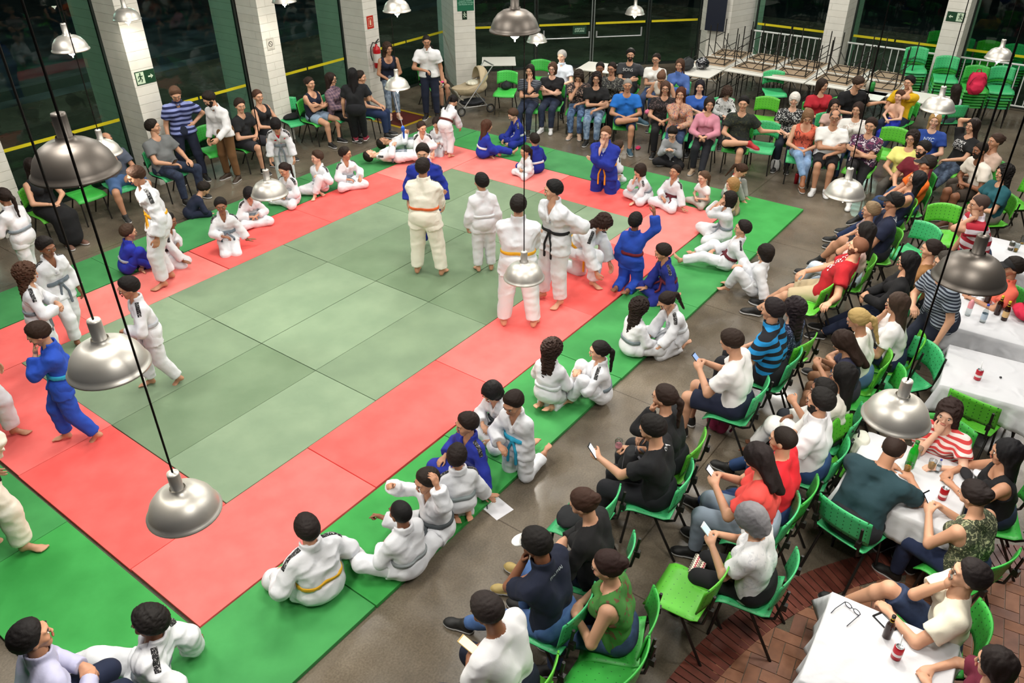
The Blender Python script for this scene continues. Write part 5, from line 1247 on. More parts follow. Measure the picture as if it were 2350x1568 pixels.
C35 = sit('person with full beard in white shirt and jeans, hands joined', 1880, 922, 1094, t='polo', tc='e6e6ea', b='jeans', bc='24406c', h='short', hc='14100e', k=1, x='beard', H=1.80, a='lap,lap', wide=1.15, l='o,d', v=0, cc=1)
C36 = sit('person in plain red T-shirt with short dark hair', 1796, 1010, 1092, t='tee', tc='d8202c', b='jeans', bc='1c3460', h='buzz', hc='1c120c', k=1, H=1.76, a='lap,lap', wide=1.25, fat=.8, l='o,b', v=2, cc=0)
C37 = sit('person with long dark hair in coral T-shirt holding a bright phone', 1738, 1050, 1097, t='tee', tc='e04a44', b='jeans', bc='8a98a8', h='long', hc='1c1212', k=1, fem=1, a='phone,phone', wide=1.1, hp=-25, v=2, cc=1, H=1.80)
C38 = sit('person with grey hair in white T-shirt typing on a phone', 1722, 1192, 1096, t='tee', tc='e0e0e2', tp='floral:e0e0e2:cfd0d4:.6', b='pants', bc='101014', h='bob', hc='77767a', k=1, fem=1, H=1.64, a='phone,phone', wide=1.2, fat=1.0, hp=-30, v=2, cc=1)
C39 = sit('person in black and cyan striped polo shirt', 1771, 712, 1093, t='polo', tc='16181e', tp='stripe:1c8ccc::.95', b='pants', bc='16161c', h='short', hc='20181a', k=1, H=1.88, a='lap,lap', wide=1.15, v=4, cc=1)
sit('person in navy flowered blouse beside the cyan stripes', 1822, 708, 1080, t='tee', tc='1c2440', tp='floral:1c2440:7c88a8:1.4', b='pants', bc='1c2030', h='wavy', hc='20161a', k=1, fem=1, a='lap,lap', wide=1.15, cc=2, H=1.56)
C41 = sit('person in white T-shirt and navy shorts using a phone', 1678, 786, 1094, t='tee', tc='ecebea', b='shorts', bc='141c34', h='short', hc='2a1c14', k=1, H=1.82, a='phone,phone', wide=1.15, hp=-28, v=4, cc=1, l='d,d')
sit('person with ponytail in black long-sleeved top, hand at mouth', 1524, 912, 1096, t='long', tc='121418', b='pants', bc='14161c', h='pony', hc='2a1c16', k=1, fem=1, a='lap,chin', v=8, cc=2, wide=1.15, l='b,d')
C43 = sit('person in black T-shirt holding a phone and a pink drink', 1496, 985, 1100, t='tee', tc='101216', b='pants', bc='16181e', h='short', hc='14100e', k=1, H=1.74, a='cup,reach', v=2, cc=1, wide=1.1, l='d,d', hp=-20)
shirt_text(C43, 'OO', True, .045, .0, .01, 'd8dce0')
C44 = sit('person in black long-sleeved top with hair tied low', 1339, 1156, 1102, t='long', tc='121214', tp=None, b='pants', bc='121a30', h='bun', hc='3a241a', k=1, fem=1, a='lap,lap', v=4, cc=1, l='o,o', hp=-25, sh='b09a60')
C45 = sit('person in navy polo shirt and backward cap, hands at the face', 1230, 1250, 1094, t='polo', tc='121a30', b='jeans', bc='3c5c90', bp='denim:4c6ca0', h='short', hc='14100e', k=3, x='cap capw', H=1.78, a='lap,chin', v=6, cc=1, wide=1.15, l='p,o', hp=-22)
shirt_text(C45, 'ITALTHAI', True, .036, -.05, .01, 'c8d4dc')
C46 = sit('person in white T-shirt and navy tracksuit trousers with side stripes', 1117, 1403, 1094, t='tee', tc='e8e8ea', b='pants', bc='141a2e', h='short', hc='2a2220', k=3, H=1.78, a='lap,lap', v=10, cc=2, wide=1.15, l='b,p', hp=-25)
C47 = sit('person in green sleeveless vest over a black top', 1393, 1300, 1112, t='tank', tc='3f7a34', tp='floral:3f7a34:6a4a34:.5', b='jeans', bc='2a3a5a', h='bun', hc='2a1814', k=1, fem=1, a='lap,lap', v=4, cc=0, hp=-12, x='')
C48 = sit('person in lilac shirt with orange wristband, bottom left corner', 76, 1462, 1352, t='long', tc='b0b0cc', b='pants', bc='16203a', h='short', hc='120e0e', k=2, H=1.76, a='lap,lap', wide=1.2, v=10, x='collar', hp=8, hy_=-10, cc=0, l='b,b')
# ================================================================ people at the tables
sit('person in red and white striped blouse, hand at mouth', 2176, 950, 1175, t='tee', tc='e8dcd8', tp='stripe:d04444::2', b='pants', bc='3a3a44', h='wavy', hc='2a1a16', k=0, fem=1, a='chin,table', wide=1.25, fat=1, cc=0, H=1.58, v=8)
sit('person in dark teal T-shirt with thinning hair, back turned', 2050, 1032, 1345, t='tee', tc='1d3a42', b='pants', bc='16181e', h='bald', hc='2a1c16', k=2, H=1.80, a='table,table', wide=1.25, fat=.8, v=24, cc=1, hp=-30)
sit('person in black top with long black hair at the drinks table', 2308, 1040, 1105, t='tank', tc='101014', b='pants', bc='1c2840', h='long', hc='0c0a0e', k=2, fem=1, a='table,table', v=6, cc=0, H=1.60)
D4 = sit('person in leaf-patterned strappy top holding a phone', 2235, 1138, 1065, t='tank', tc='3a4030', tp='floral:a8a884:5a6448:1.1', b='jeans', bc='1c2848', h='bun', hc='1c1210', k=1, fem=1, a='phone,phone', v=4, cc=0, hp=-25)
D5 = sit('person in cream T-shirt drinking, knee raised beside the table', 2221, 1322, 1103, t='tee', tc='e2dcc8', b='shorts', bc='1c2844', bp='denim:2c3c5c', h='short', hc='1c1414', k=1, H=1.74, a='chin,table', wide=1.2, v=-6, l='q,d', cc=0, hp=5)
D6 = sit('person with very long dark hair at the bottom right table', 2283, 1525, 1093, t='tee', tc='6a1c34', b='pants', bc='2a2c3a', h='long', hc='1c1210', k=1, fem=1, H=1.52, a='table,table', v=8, cc=0)
# ================================================================ things held or carried
phone_for(C37, 1, 'bright smartphone held by the person in coral T-shirt', both=True)
phone_for(C38, 1, 'smartphone held by the person with grey hair', both=True, col='d8d8dc', scr='a8d8e0')
phone_for(C41, 1, 'smartphone held by the person in white T-shirt and navy shorts', both=True, scr='7890b8')
phone_for(C43, -1, 'bright smartphone held by the person in black T-shirt')
phone_for(D4, 1, 'smartphone held by the person in leaf-patterned top', both=True)
phone_for(C46, 1, 'gold smartphone held by the person in tracksuit trousers', both=True, col='c8a868', scr='e0d0a8')
def held_cup(inf, sg, c, lidc, label):
    p = inf['M'] @ (Vector(inf['wr'][sg]) + Vector(inf['WM'][sg][2]) * .09)
    return item('cup', (p.x, p.y, p.z - .05), label, 'cup', [('tumbler', MB().lathe([(0, 0), (.025, 0), (.036, .12), (.034, .12), (.023, .004), (0, .004)], 18), CUPM), ('drink', MB().lathe([(0, .005), (.0225, .005), (.031, .085), (0, .085)], 18), mat(c, .3)), ('lid', MB().lathe([(.034, .12), (.037, .121), (.033, .135), (0, .15)], 18), mat(lidc, .4) if lidc else CUPM)])
held_cup(C43, 1, 'd88a94', None, 'clear plastic cup of pink drink in the hand of black T-shirt')
held_cup(PM, -1, 'e8e8ea', 'e82880', 'clear cup with pink lid held by the white polo shirt')
held_cup(D5, 1, 'e8e4d8', None, 'clear cup with napkin held by the drinking person in cream')
def lap_at(i, f=.2, u=.09, s=0): return i['M'] @ (Vector(i['P0']) + Vector(i['F0']) * f + Vector(i['R0']) * s + Vector((0, 0, u)))
q = lap_at(C43, .26, .06, .02); backpack(q.x, q.y, q.z, 20, '16181c', '4a4a50', 'black, grey and red backpack on the lap of the black T-shirt', .75)
# orange wristband
w = C48['wr'][1]; WBM = C48['M']
wb = MB().tube([tuple(Vector(w) - Vector(C48['WM'][1][2]) * .05 + (Vector(C48['WM'][1][1][:, 0]) * math.cos(t) + Vector(C48['WM'][1][1][:, 2]) * math.sin(t)) * .038) for t in np.linspace(0, 2 * PI, 17)[:-1]], .008, 6, True)
wb.build('wristband', mat('f07020', .5), C48['root'])
# ================================================================ empty chairs
def echair(px, py, az, label, ci=0, z=.45): 
    p = at(px, py, z); return chair(p.x, p.y, az - 1000, label, 'empty plastic chairs', ci)
echair(676, 277, 1262, 'empty COL perforated chair with a dark jacket by the second pillar', 1)
echair(494, 345, 1262, 'COL perforated chair between the brown trousers and the grey T-shirt', 0)
echair(196, 446, 1270, 'COL perforated chair beneath the big dark lamp at the left', 0)
echair(1160, 212, 1205, 'COL perforated chair beside the pushchair with a black bag', 0)
echair(1237, 184, 1205, 'COL perforated chair behind the first person of the far row', 0)
echair(1776, 212, 1215, 'COL perforated chair standing apart before the white tables', 1)
echair(1752, 277, 1195, 'COL perforated chair next to the outstretched arm, far right', 2)
echair(1748, 338, 1190, 'empty COL perforated chair in front of the dark green T-shirt', 1)
echair(2038, 353, 1185, 'COL perforated chair with crumpled paper beside the patterned blouse', 2)
echair(2160, 545, 1205, 'COL perforated chair left of the red striped polo shirt', 2)
echair(2085, 585, 1150, 'COL perforated chair behind the person in black jacket', 1)
echair(1846, 702, 1088, 'COL perforated chair just below the sprawling red T-shirt', 2)
echair(2068, 872, 1140, 'COL perforated chair facing left beside the second white table', 1)
echair(1988, 920, 1105, 'COL perforated chair with wide seat left of the low lamp', 0)
echair(2232, 965, 1350, 'COL perforated chair pushed against the second white table', 2)
echair(1962, 1075, 1262, 'COL perforated chair carrying a white backpack', 2)
echair(1570, 1362, 1092, 'empty COL perforated chair carrying a zigzag purse', 2)
echair(1380, 1560, 1094, 'COL perforated chair cut off by the bottom picture edge', 0)
echair(1335, 1200, 1093, 'COL perforated chair between two rows, partly loaded with black clothes', 1)
echair(2320, 470, 1128, 'COL perforated chair at the right picture edge above the table', 2)
# stacked chairs before the right hand windows
def stack(px, py, n, az, which, ci):
    p = at(px, py, .45 + .062 * (n - 1)); a = math.radians(az - 1000)
    for k in range(n):
        lab = 'topmost COL chair of the %s' % which if k == n - 1 else 'COL chair, %s from the top of the %s' % ((ordn + ['eighth'])[n - 1 - k], which)
        chair(p.x - math.cos(a) * 0.012 * (n - 1 - k), p.y - math.sin(a) * 0.012 * (n - 1 - k), az - 1000, lab, 'chairs of the ' + which, ci if k % 3 == 0 or k == n - 1 else 0, .062 * k)
stack(2098, 158, 8, 1200, 'front left stack by white tables', 1)
stack(2150, 118, 8, 1200, 'back left chair stack at the window', 0)
stack(2168, 180, 7, 1200, 'second front stack behind the yellow T-shirt', 1)
stack(2206, 134, 7, 1200, 'second back stack under the exit sign', 1)
stack(2236, 203, 6, 1200, 'third front stack with the pink backpack', 0)
stack(2263, 141, 7, 1200, 'third back stack behind the backpack', 2)
stack(2295, 205, 6, 1200, 'fourth front stack near the right edge', 1)
stack(2325, 150, 7, 1200, 'fourth back stack at the right edge', 1)
p = at(2234, 216, .80); backpack(p.x, p.y, .80, 120, 'd02048', '8a1838', 'pink backpack lying on the third chair stack', 1.1)
# ================================================================ tables and cloths
CT = [((2.31, -4.50), 4, .84, .84, 'bottom right'), ((4.27, -4.17), 0, .92, .90, 'drinks'), ((6.35, -4.44), 6, .84, .84, 'single red can'), ((7.58, -4.22), 2, .88, .84, 'bottles'), ((9.45, -4.05), 0, .88, .88, 'far right')]
for i, ((x, y), r_, sx, sy, nm) in enumerate(CT):
    folding_table(x, y, r_, 'folding table under the white cloth of the %s table' % nm, 'tables under white cloths', False, 0, sx - .02, sy - .02)
    tablecloth(x, y, r_, sx, sy, .27, 'white tablecloth draped over the %s table' % nm, i)
folding_table(13.65, 7.45, 38, 'cream folding table beside the corner pillar')
for j in range(5):
    y = 3.22 - j * .93
    folding_table(16.35, y, 0, 'white folding table of the front row along the right, %s from the left' % ordn[j], 'white folding tables along the right wall', False, 0, .88, .90)
    if j == 0: folding_table(15.50, 3.17, 3, 'white folding table in front carrying the motorcycle helmet', None, False, 0, .84, .84); folding_table(16.45, 3.2, 2, 'upturned folding table, legs up, behind the helmet', 'upturned folding tables', True, .745, .80, .80)
    if j: folding_table(17.28, y, 0, 'white folding table of the back row along the right, %s from the left' % ordn[j - 1], 'white folding tables along the right wall', False, 0, .88, .90)
    if j: folding_table(16.50, y - .02, 3 * (-1) ** j, 'upturned folding table, legs up, front row, %s from the left' % ordn[j - 1], 'upturned folding tables', True, .745, .80, .80)
    folding_table(17.42, y + .02, -2, 'upturned folding table, legs up, back row, %s from the left' % ordn[j], 'upturned folding tables', True, .745, .80, .80) if j else None
folding_table(17.36, 3.2, 4, 'upturned folding table, legs up, right beside the corner pillar', 'upturned folding tables', True, .745, .80, .80)
folding_table(17.30, 3.2, 0, 'white folding table of the back row touching the corner pillar', None, False, 0, .88, .90)
folding_table(17.9, 4.05, 8, 'dark upright folding table standing against the corner pillar', None, True, .0)
p = at(1368, 156, .74); folding_table(p.x + .1, p.y, 10, 'white folding table behind the far row of people')
p = at(1985, 214, .74); folding_table(p.x, p.y, 0, 'white folding table behind the black T-shirt, far right')
p = at(2128, 226, .74); folding_table(p.x, p.y, 0, 'white folding table behind the yellow T-shirt')
p = onp(1663, 36, (1, 1, 0), 22.35)
t = board((18.52, 4.22, 1.45), (.12, -.99, 0), (0, 0, 1), .50, .95, '181e2e', 'panel_board', 'dark navy panel hanging on the white corner pillar', .02, 'panel')
# ---- things on the tables
def on(px, py): q = at(px, py, .75); return q.x, q.y, .751
bottle(*on(2034, 1462), AMB, '14100e', 'dark beer bottle with yellow neck on the bottom right table', None, 'd8b818', .95)
can(*on(2055, 1510), 'c01828', 'red can with straw on the bottom right table', True)
x, y, z = on(2030, 1430)
t = item('smartphone', (x, y, z + .006), 'white-screened smartphone lying on the bottom right table', 'phone', [('case', MB().box(-.038, .038, -.078, .078, -.005, .005), mat('16161a', .4)), ('screen', MB().box(-.032, .032, -.060, .060, .0052, .006), mat('e8ecf0', .3, 0, None, None, None, 1, 0, .9))], None, -30)
x, y, z = on(1955, 1402)
g = item('glasses', (x, y, z), 'open pair of eyeglasses lying on the bottom right table', 'glasses', [('frame', MB().tube([(s_ * .035 + .027 * math.cos(t_), 0, .022 + .02 * math.sin(t_)) for s_ in (1,) for t_ in np.linspace(0, 2 * PI, 13)[:-1]], .003, 5, True).tube([(-.035 + .027 * math.cos(t_), 0, .022 + .02 * math.sin(t_)) for t_ in np.linspace(0, 2 * PI, 13)[:-1]], .003, 5, True).tube([(-.01, 0, .025), (.01, 0, .025)], .003, 5), mat('1c2434', .4)),
     ('temple', MB().tube([(-.064, 0, .03), (-.068, .10, .022), (-.066, .145, .006)], .003, 5), mat('1c2434', .4)), ('temple', MB().tube([(.064, 0, .03), (.068, .10, .022), (.066, .145, .006)], .003, 5), mat('1c2434', .4))], None, 70)
bottle(*on(2086, 1072), GRG, '1c6a24', 'green glass bottle on the drinks table', None, None, 1.25)
beerglass(*on(2079, 1087), 'glass of beer in front of the green bottle'); beerglass(*on(2103, 1050), 'glass of beer behind the green bottle')
beerglass(*on(2134, 1080), 'glass of beer in the middle of the drinks table')
bottle(*on(2150, 1084), CUPM, '28309a', 'small water bottle with blue cap on the drinks table', 'c8d4dc', None, .62)
can(*on(2161, 1145), 'b01824', 'red can beside the held phone on the drinks table')
x, y, z = on(2215, 1092); bundle(x, y, z, (.09, .05, .025), '15151a', 'black purse lying on the drinks table', 'purse', 'purse', 20, None, False)
x, y, z = on(2245, 1090); bundle(x, y, z, (.06, .05, .02), 'e4e4e8', 'crumpled white napkin beside the black purse', 'napkin', 'napkin', 0, None, False)
can(*on(2242, 871), 'c83040', 'red can with straw alone on the white table', True)
x, y, z = on(2296, 868); bundle(x, y, z, (.02, .014, .008), '2a2a2e', 'small dark object on the single red can table', 'key_case', 'keys', 0, None, False)
x, y, z = on(2220, 724)
item('squeeze_bottle', (x, y, z), 'clear squeeze bottle with pink top on the bottles table', 'bottle', [('bottle_body', MB().lathe([(0, 0), (.028, 0), (.030, .01), (.030, .09), (.026, .10), (0, .10)], 18), CUPM), ('top', MB().lathe([(.029, .10), (.030, .16), (.020, .185), (.014, .20), (0, .205)], 18), mat('f0a0a8', .4))])
bottle(*on(2254, 740), CUPM, '2040b0', 'clear bottle with blue cap and pale label on the bottles table', 'b8c8d8', None, 1.0)
bottle(*on(2262, 700), AMB, '14100e', 'brown beer bottle beside the steel plate', None, None, 1.0)
bottle(*on(2287, 722), AMB, 'd8b818', 'brown beer bottle with yellow neck, left of the labelled one', None, 'd8b818', 1.05)
bb = bottle(*on(2303, 735), AMB, 'd8b818', 'brown beer bottle with round cream label and yellow neck', 'd8b078', 'd8b818', 1.05)
x, y, z = on(2252, 692)
item('plate', (x, y, z), 'steel plate on the bottles table', 'plate', [('dish', MB().lathe([(0, .004), (.07, .004), (.09, .012), (.105, .020), (.107, .018), (.09, .008), (.07, 0), (0, 0)], 30), STEEL)])
x, y, z = on(2345, 728); bundle(x, y, z, (.16, .11, .07), 'c81c40', 'pink handbag with dark strap on the bottles table', 'handbag', 'bag', 20, '4a2018')
can(*on(2318, 574), '5a5a50', 'dark silver can on the far right table'); beerglass(*on(2330, 578), 'glass with a little beer on the far right table', .35)
beerglass(*on(2345, 560), 'empty glass on the far right table', .05)
x, y, z = on(1575, 160); bundle(x, y, z, (.22, .15, .13), '2c2e30', 'dark grey bag on the white table beside the helmet', 'bag', 'bag', 0)
x, y, z = on(1610, 158)
def helm(P):
    d = ell(P, (0, 0, .12), (.125, .15, .135)); d = np.maximum(d, -ell(P, (0, .16, .09), (.09, .12, .055))); return np.maximum(d, -(P[:, 2] - .0))
soft('helmet', helm, (-.14, -.16, 0), (.14, .16, .27), .010, mat('1a1a1e', .2, 0, 'floral', 'b8b8bc', '2a2a2e', .6), (x, y, z), 200, 'black and silver motorcycle helmet on the white table', 'helmet', None, [('visor', MB().add(*sheet(lambda u, v: (.132 * math.sin((u - .5) * 2.2), .158 * math.cos((u - .5) * 2.2), .06 + v * .09), 10, 3, .004)), mat('101418', .1))])
def cyl_item(px, py, c, label, h=.22, r=.045, zz=.745): 
    q = at(px, py, zz); return item('bottle', (q.x, q.y, zz), label, 'bottle', [('bottle_body', MB().lathe([(0, 0), (r, 0), (r, h * .75), (r * .8, h * .85), (r * .35, h * .92), (r * .35, h), (0, h)], 20), mat(c, .3)), ('cap', MB().lathe([(0, h + .02), (r * .4, h + .018), (r * .4, h - .01), (0, h - .01)], 14), mat('e8e8e8', .4))])
cyl_item(1990, 208, 'b8b4a8', 'silver canister behind the black T-shirt'); cyl_item(2000, 210, '2a8a3c', 'green bottle beside the silver canister')
# ---- bags and small things on chairs and floor
def fl(px, py, z=0): q = at(px, py, z); return q.x, q.y, z
x, y, z = fl(1163, 205, .455); bundle(x, y, z, (.15, .11, .09), '12161a', 'shiny black bag on the chair beside the pushchair', 'bag', 'bag')
x, y, z = fl(672, 272, .455); bundle(x, y, z, (.2, .14, .05), '101016', 'dark jacket dropped on the empty chair by the pillar', 'jacket', 'jacket', 0, None, False)
x, y, z = fl(1962, 1062, .455); backpack(x, y, z, 200, 'd4d4c8', '16161a', 'white backpack with black strap on a chair beside the teal T-shirt', .85)
x, y, z = fl(1650, 985, 0); backpack(x, y, z, 40, '7a1440', '5a1030', 'dark pink backpack on the floor under the white T-shirt chair', .95)
x, y, z = fl(1778, 392, 0); backpack(x, y, z, 300, 'd4d4d4', '1a1a1e', 'white and black backpack on the floor by the crossed jeans', .6)
x, y, z = fl(1826, 421, 0)
item('water_bottle', (x, y, 0), 'red metal water bottle standing on the concrete floor', 'bottle', [('bottle_body', MB().lathe([(0, 0), (.035, 0), (.036, .17), (.028, .19), (0, .19)], 18), mat('a01420', .3, .4)), ('cap', MB().lathe([(.02, .19), (.02, .225), (0, .228)], 14), mat('141414', .4))])
x, y, z = fl(1300, 305, 0)
item('water_bottle', (x, y, 0), 'clear water bottle on the floor beneath the floral top', 'bottle', [('bottle_body', MB().lathe([(0, 0), (.034, 0), (.034, .15), (.014, .2), (0, .2)], 16), CUPM), ('cap', MB().lathe([(.014, .2), (.014, .22), (0, .22)], 12), mat('e8e8f0', .4))])
x, y, z = fl(1464, 341, 0); bundle(x, y, z, (.10, .05, .02), 'e83870', 'pink slipper lying on the concrete by the far strip', 'slipper', 'slipper', 20, None, False)
x, y, z = fl(1375, 1440, 0); bundle(x, y, z, (.18, .14, .14), '4a1c20', 'dark red bag on the floor beside the green vest', 'bag', 'bag', 30)
x, y, z = fl(1602, 1300, .47)
pu = empty('purse', (x, y, z), math.radians(8)); tag(pu, 'zigzag patterned purse on the empty lime chair', 'purse')
m_, t_, N_, L_, b_ = nodes('zigzag_fabric'); tc_ = N_.new('ShaderNodeTexCoord'); sp_ = N_.new('ShaderNodeSeparateXYZ'); L_.new(tc_.outputs['Object'], sp_.inputs[0])
def mth(op, a, b=None):
    q_ = N_.new('ShaderNodeMath'); q_.operation = op
    L_.new(a, q_.inputs[0]) if not isinstance(a, (int, float)) else None
    if b is not None: (L_.new(b, q_.inputs[1]) if not isinstance(b, (int, float)) else setattr(q_.inputs[1], 'default_value', b))
    return q_.outputs[0]
zz = mth('PINGPONG', sp_.outputs[0], .012); yy = mth('ADD', sp_.outputs[1], sp_.outputs[2]); fr_ = mth('FRACT', mth('MULTIPLY', mth('ADD', yy, zz), 17.0))
rp_ = N_.new('ShaderNodeValToRGB'); rp_.color_ramp.interpolation = 'CONSTANT'
for i_, (po, co) in enumerate(((0, 'e8dcc8'), (.25, '5a5a50'), (.5, 'e8dcc8'), (.75, 'a83848'))):
    e_ = rp_.color_ramp.elements[i_] if i_ < 2 else rp_.color_ramp.elements.new(po); e_.position = po; e_.color = lin(co)
L_.new(fr_, rp_.inputs[0]); L_.new(rp_.outputs[0], b_.inputs['Base Color'])
MB().box(-.10, .10, -.055, .055, 0, .03).build('pouch', m_, pu, False, .008); MB().box(-.101, .101, -.002, .002, .028, .033).build('zip', mat('5a5a50'), pu)
x, y, z = fl(1136, 1163, 0)
pa = empty('paper_sheet', (x, y, .001), math.radians(-12)); tag(pa, 'white printed sheet with a pen on the concrete by the mat', 'paper')
MB().box(-.105, .105, -.15, .15, 0, .002).build('sheet', mat('e4e4ea', .8), pa)
pn = item('pen', (x - .02, y + .08, .008), 'dark pen lying on the white sheet of paper', 'pen', [('barrel', MB().tube([(-.07, 0, 0), (.07, 0, 0)], .005, 8), mat('1c2430', .4))], None, 40)
x, y, z = fl(2052, 348, .46); bundle(x, y, z, (.11, .05, .03), 'e0e0e4', 'crumpled white paper on the lime chair', 'paper', 'paper', 0, None, False)
x, y, z = fl(1310, 1195, .46); bundle(x, y, z, (.14, .12, .05), '121418', 'black jacket lying on the chair between two rows', 'jacket', 'jacket', 0, None, False)
q = at(1490, 262, .62); bundle(q.x, q.y, q.z, (.13, .08, .05), 'e07090', 'pink bag on the lap of the black floral top', 'bag', 'bag', 0, None, False)
q = at(1253, 212, .64); bundle(q.x, q.y, q.z, (.10, .05, .07), '7a4030', 'brown handbag on the lap of the black T-shirt', 'handbag', 'bag', 20, None, False)
q = at(1355, 240, .62); bundle(q.x, q.y, q.z, (.16, .10, .06), '1a2022', 'black handbag on the lap of the black V-neck', 'handbag', 'bag', 20, None, False)
# ---- pushchair
st = empty('pushchair', at(1085, 255, 0), math.radians(62)); tag(st, 'beige pushchair with open hood beside the corner pillar', 'pushchair')
BEI = mat('b0a084', .85, 0, None, None, None, 1, .3); AL2 = mat('a8a8a8', .4, .7)
f = MB()
for s in (-1, 1):
    f.tube([(s * .24, .38, .08), (s * .24, .02, .50), (s * .24, -.42, 1.02)], .013, 7); f.tube([(s * .24, -.32, .09), (s * .24, .02, .50)], .012, 7); f.tube([(s * .24, .30, .17), (s * .24, -.26, .17)], .009, 6)
f.tube([(-.24, -.42, 1.02), (.24, -.42, 1.02)], .016, 8); f.tube([(-.24, .38, .08), (.24, .38, .08)], .009, 6); f.tube([(-.24, .44, .32), (.24, .44, .32), (.24, .30, .17), (-.24, .30, .17)], .009, 6, True); f.build('frame', AL2, st)
for s in (-1, 1):
    for yy_ in (.38, -.32):
        w = MB(); w.tube([(s * .27, yy_ + .085 * math.cos(a), .10 + .085 * math.sin(a)) for a in np.linspace(0, 2 * PI, 19)[:-1]], .016, 7, True); w.ci = 1; w.tube([(s * .255, yy_, .10), (s * .285, yy_, .10)], .04, 12); w.build('wheel', [mat('1a1a1a', .6), AL2], st)
sdf_obj('seat', lambda P: np.maximum(ell(P, (0, .06, .56), (.23, .42, .20)), P[:, 2] - .62 - .25 * np.clip(-P[:, 1], -.2, .5)) + folds(P, .6) * .004, (-.25, -.4, .33), (.25, .5, .85), .014, BEI, st)
MB().add(*sheet(lambda u, v: (.24 * math.cos(PI * u), -.12 - .34 * math.sin(PI * u) * math.cos(v * 1.5) * .8 + .02, .62 + .36 * math.sin(PI * u) * math.sin(.35 + v * 1.5)), 16, 8, .012)).build('hood', BEI, st, True)
sdf_obj('basket', lambda P: np.maximum(ell(P, (0, 0, .24), (.21, .30, .11)), P[:, 2] - .25), (-.25, -.35, .1), (.25, .35, .3), .014, mat('22242a', .9), st)
sdf_obj('blanket', lambda P: ell(P, (0, -.02, .64), (.16, .14, .05)) + folds(P, 1) * .008, (-.2, -.2, .55), (.2, .2, .74), .012, mat('e0dcc8', .9), st)
MB().add(*sheet(lambda u, v: ((u - .5) * .46, .30 + .16 * v, .34 + .20 * v * v), 4, 6, .02)).build('footrest', mat('8a8678', .8), st, True)
# ---- fire extinguisher, signs
p = onp(858, 125, (0, 1, 0), 8.8)
ex = empty('fire_extinguisher', (p.x, 8.70, p.z - .27)); tag(ex, 'red fire extinguisher hanging on the fourth white pillar', 'fire extinguisher')
MB().lathe([(0, 0), (.07, .0), (.082, .02), (.082, .38), (.07, .43), (.03, .46), (.025, .50), (0, .50)], 24).build('cylinder', mat('b8141c', .3), ex, True)
MB().lathe([(.0825, .12), (.083, .13), (.083, .30), (.0825, .31)], 24).build('label', mat('d8d4cc', .5), ex, True)
MB().tube([(.0, 0, .50), (0, 0, .54), (.07, -.02, .60)], .014, 8).tube([(0, 0, .53), (.08, -.03, .55)], .009, 6).build('valve', mat('20201e', .4), ex)
MB().tube([(0, 0, .52), (-.10, 0, .55), (-.17, 0, .45), (-.18, 0, .30), (-.15, 0, .18)], .012, 8).build('hose', BLK, ex)
MB().box(-.02, .02, .06, .09, .38, .44).build('bracket', BLK, ex)
L_r, L_u = (1, 0, 0), (0, 0, 1)
p = onp(334, 177, (0, 1, 0), 8.79); t = board((p.x, 8.799, p.z), L_r, L_u, .36, .22, '144028', 'exit_sign', 'green exit sign with running man and right arrow on the second pillar')
MB().box(-.165, -.02, -.095, .095, .006, .0075).build('light_field', mat('c8dcc0', .5), t); running_man(t, -.095, 0, .17, '144028'); arrow(t, .09, .0, .13, 'd8e8d0')
p = onp(621, 101, (0, 1, 0), 8.79); t = board((p.x, 8.799, p.z), L_r, L_u, .17, .22, 'b8b4a8', 'notice', 'small cream no smoking notice on the third pillar')
MB().box(-.075, .075, -.10, .10, .006, .007).build('white_field', mat('d0ccc0', .6), t); MB().tube([(.045 * math.cos(a), .045 * math.sin(a), .008) for a in np.linspace(0, 2 * PI, 21)[:-1]], .006, 5, True).tube([(-.03, .03, .008), (.03, -.03, .008)], .005, 5).build('pictogram', mat('4a4640', .5), t)
flat(t, 'PROIBIDO FUMAR', 0, .085, .017, '4a4640', .008); flat(t, 'LEI FEDERAL', 0, -.085, .017, '4a4640', .008)
p = onp(850, 51, (0, 1, 0), 8.79); t = board((p.x, 8.799, p.z), L_r, L_u, .19, .26, 'c02c1c', 'extinguisher_sign', 'red extinguisher sign above the extinguisher on the fourth pillar')
MB().box(-.06, .06, -.09, .09, .006, .0075).build('border', mat('e0c8b0', .5), t); MB().box(-.052, .052, -.082, .082, .0076, .0085).build('field', mat('c02c1c', .5), t)
MB().box(-.02, .02, -.06, .03, .0086, .0095).box(-.01, .01, .03, .06, .0086, .0095).build('pictogram', mat('e8d8b8', .5), t)
n5 = Vector((-.31, -.41, 0)).normalized(); r5 = Vector((.41, -.31, 0)).normalized(); c5 = n5.x * 13.28 + n5.y * 8.48
p = onp(1068, 6, tuple(n5), c5) ; p = p + n5 * .001; t = board(p, r5, L_u, .40, .36, '1c6a4c', 'notice_board', 'green notice with white writing at the top of the corner pillar')
flat(t, 'Lotação máxima\n150 Pessoas sentadas\n350 Pessoas em pé', 0, 0, .044, 'a8dcc4')
p = onp(1066, 35, tuple(n5), c5) + n5 * .001; t = board(p, r5, L_u, .115, .19, '16301e', 'exit_sign', 'small dark green walking man sign on the corner pillar'); running_man(t, 0, 0, .15, 'd8e8d0', -1)
p = onp(2193, 39, (1, 0, 0), 18.69); t = board((18.699, p.y, p.z), (0, -1, 0), L_u, .36, .20, '144028', 'exit_sign', 'green exit sign with left arrow on the right hand pillar')
MB().box(.02, .165, -.085, .085, .006, .0075).build('light_field', mat('c8dcc0', .5), t); running_man(t, .095, 0, .15, '144028', -1); arrow(t, -.09, 0, .12, 'd8e8d0', -1)
nd = (dn * -1) if dn.dot(Vector((-1, -1))) < 0 else dn
nd = Vector((-1, -1)).normalized(); rd = Vector((1, -1)).normalized()
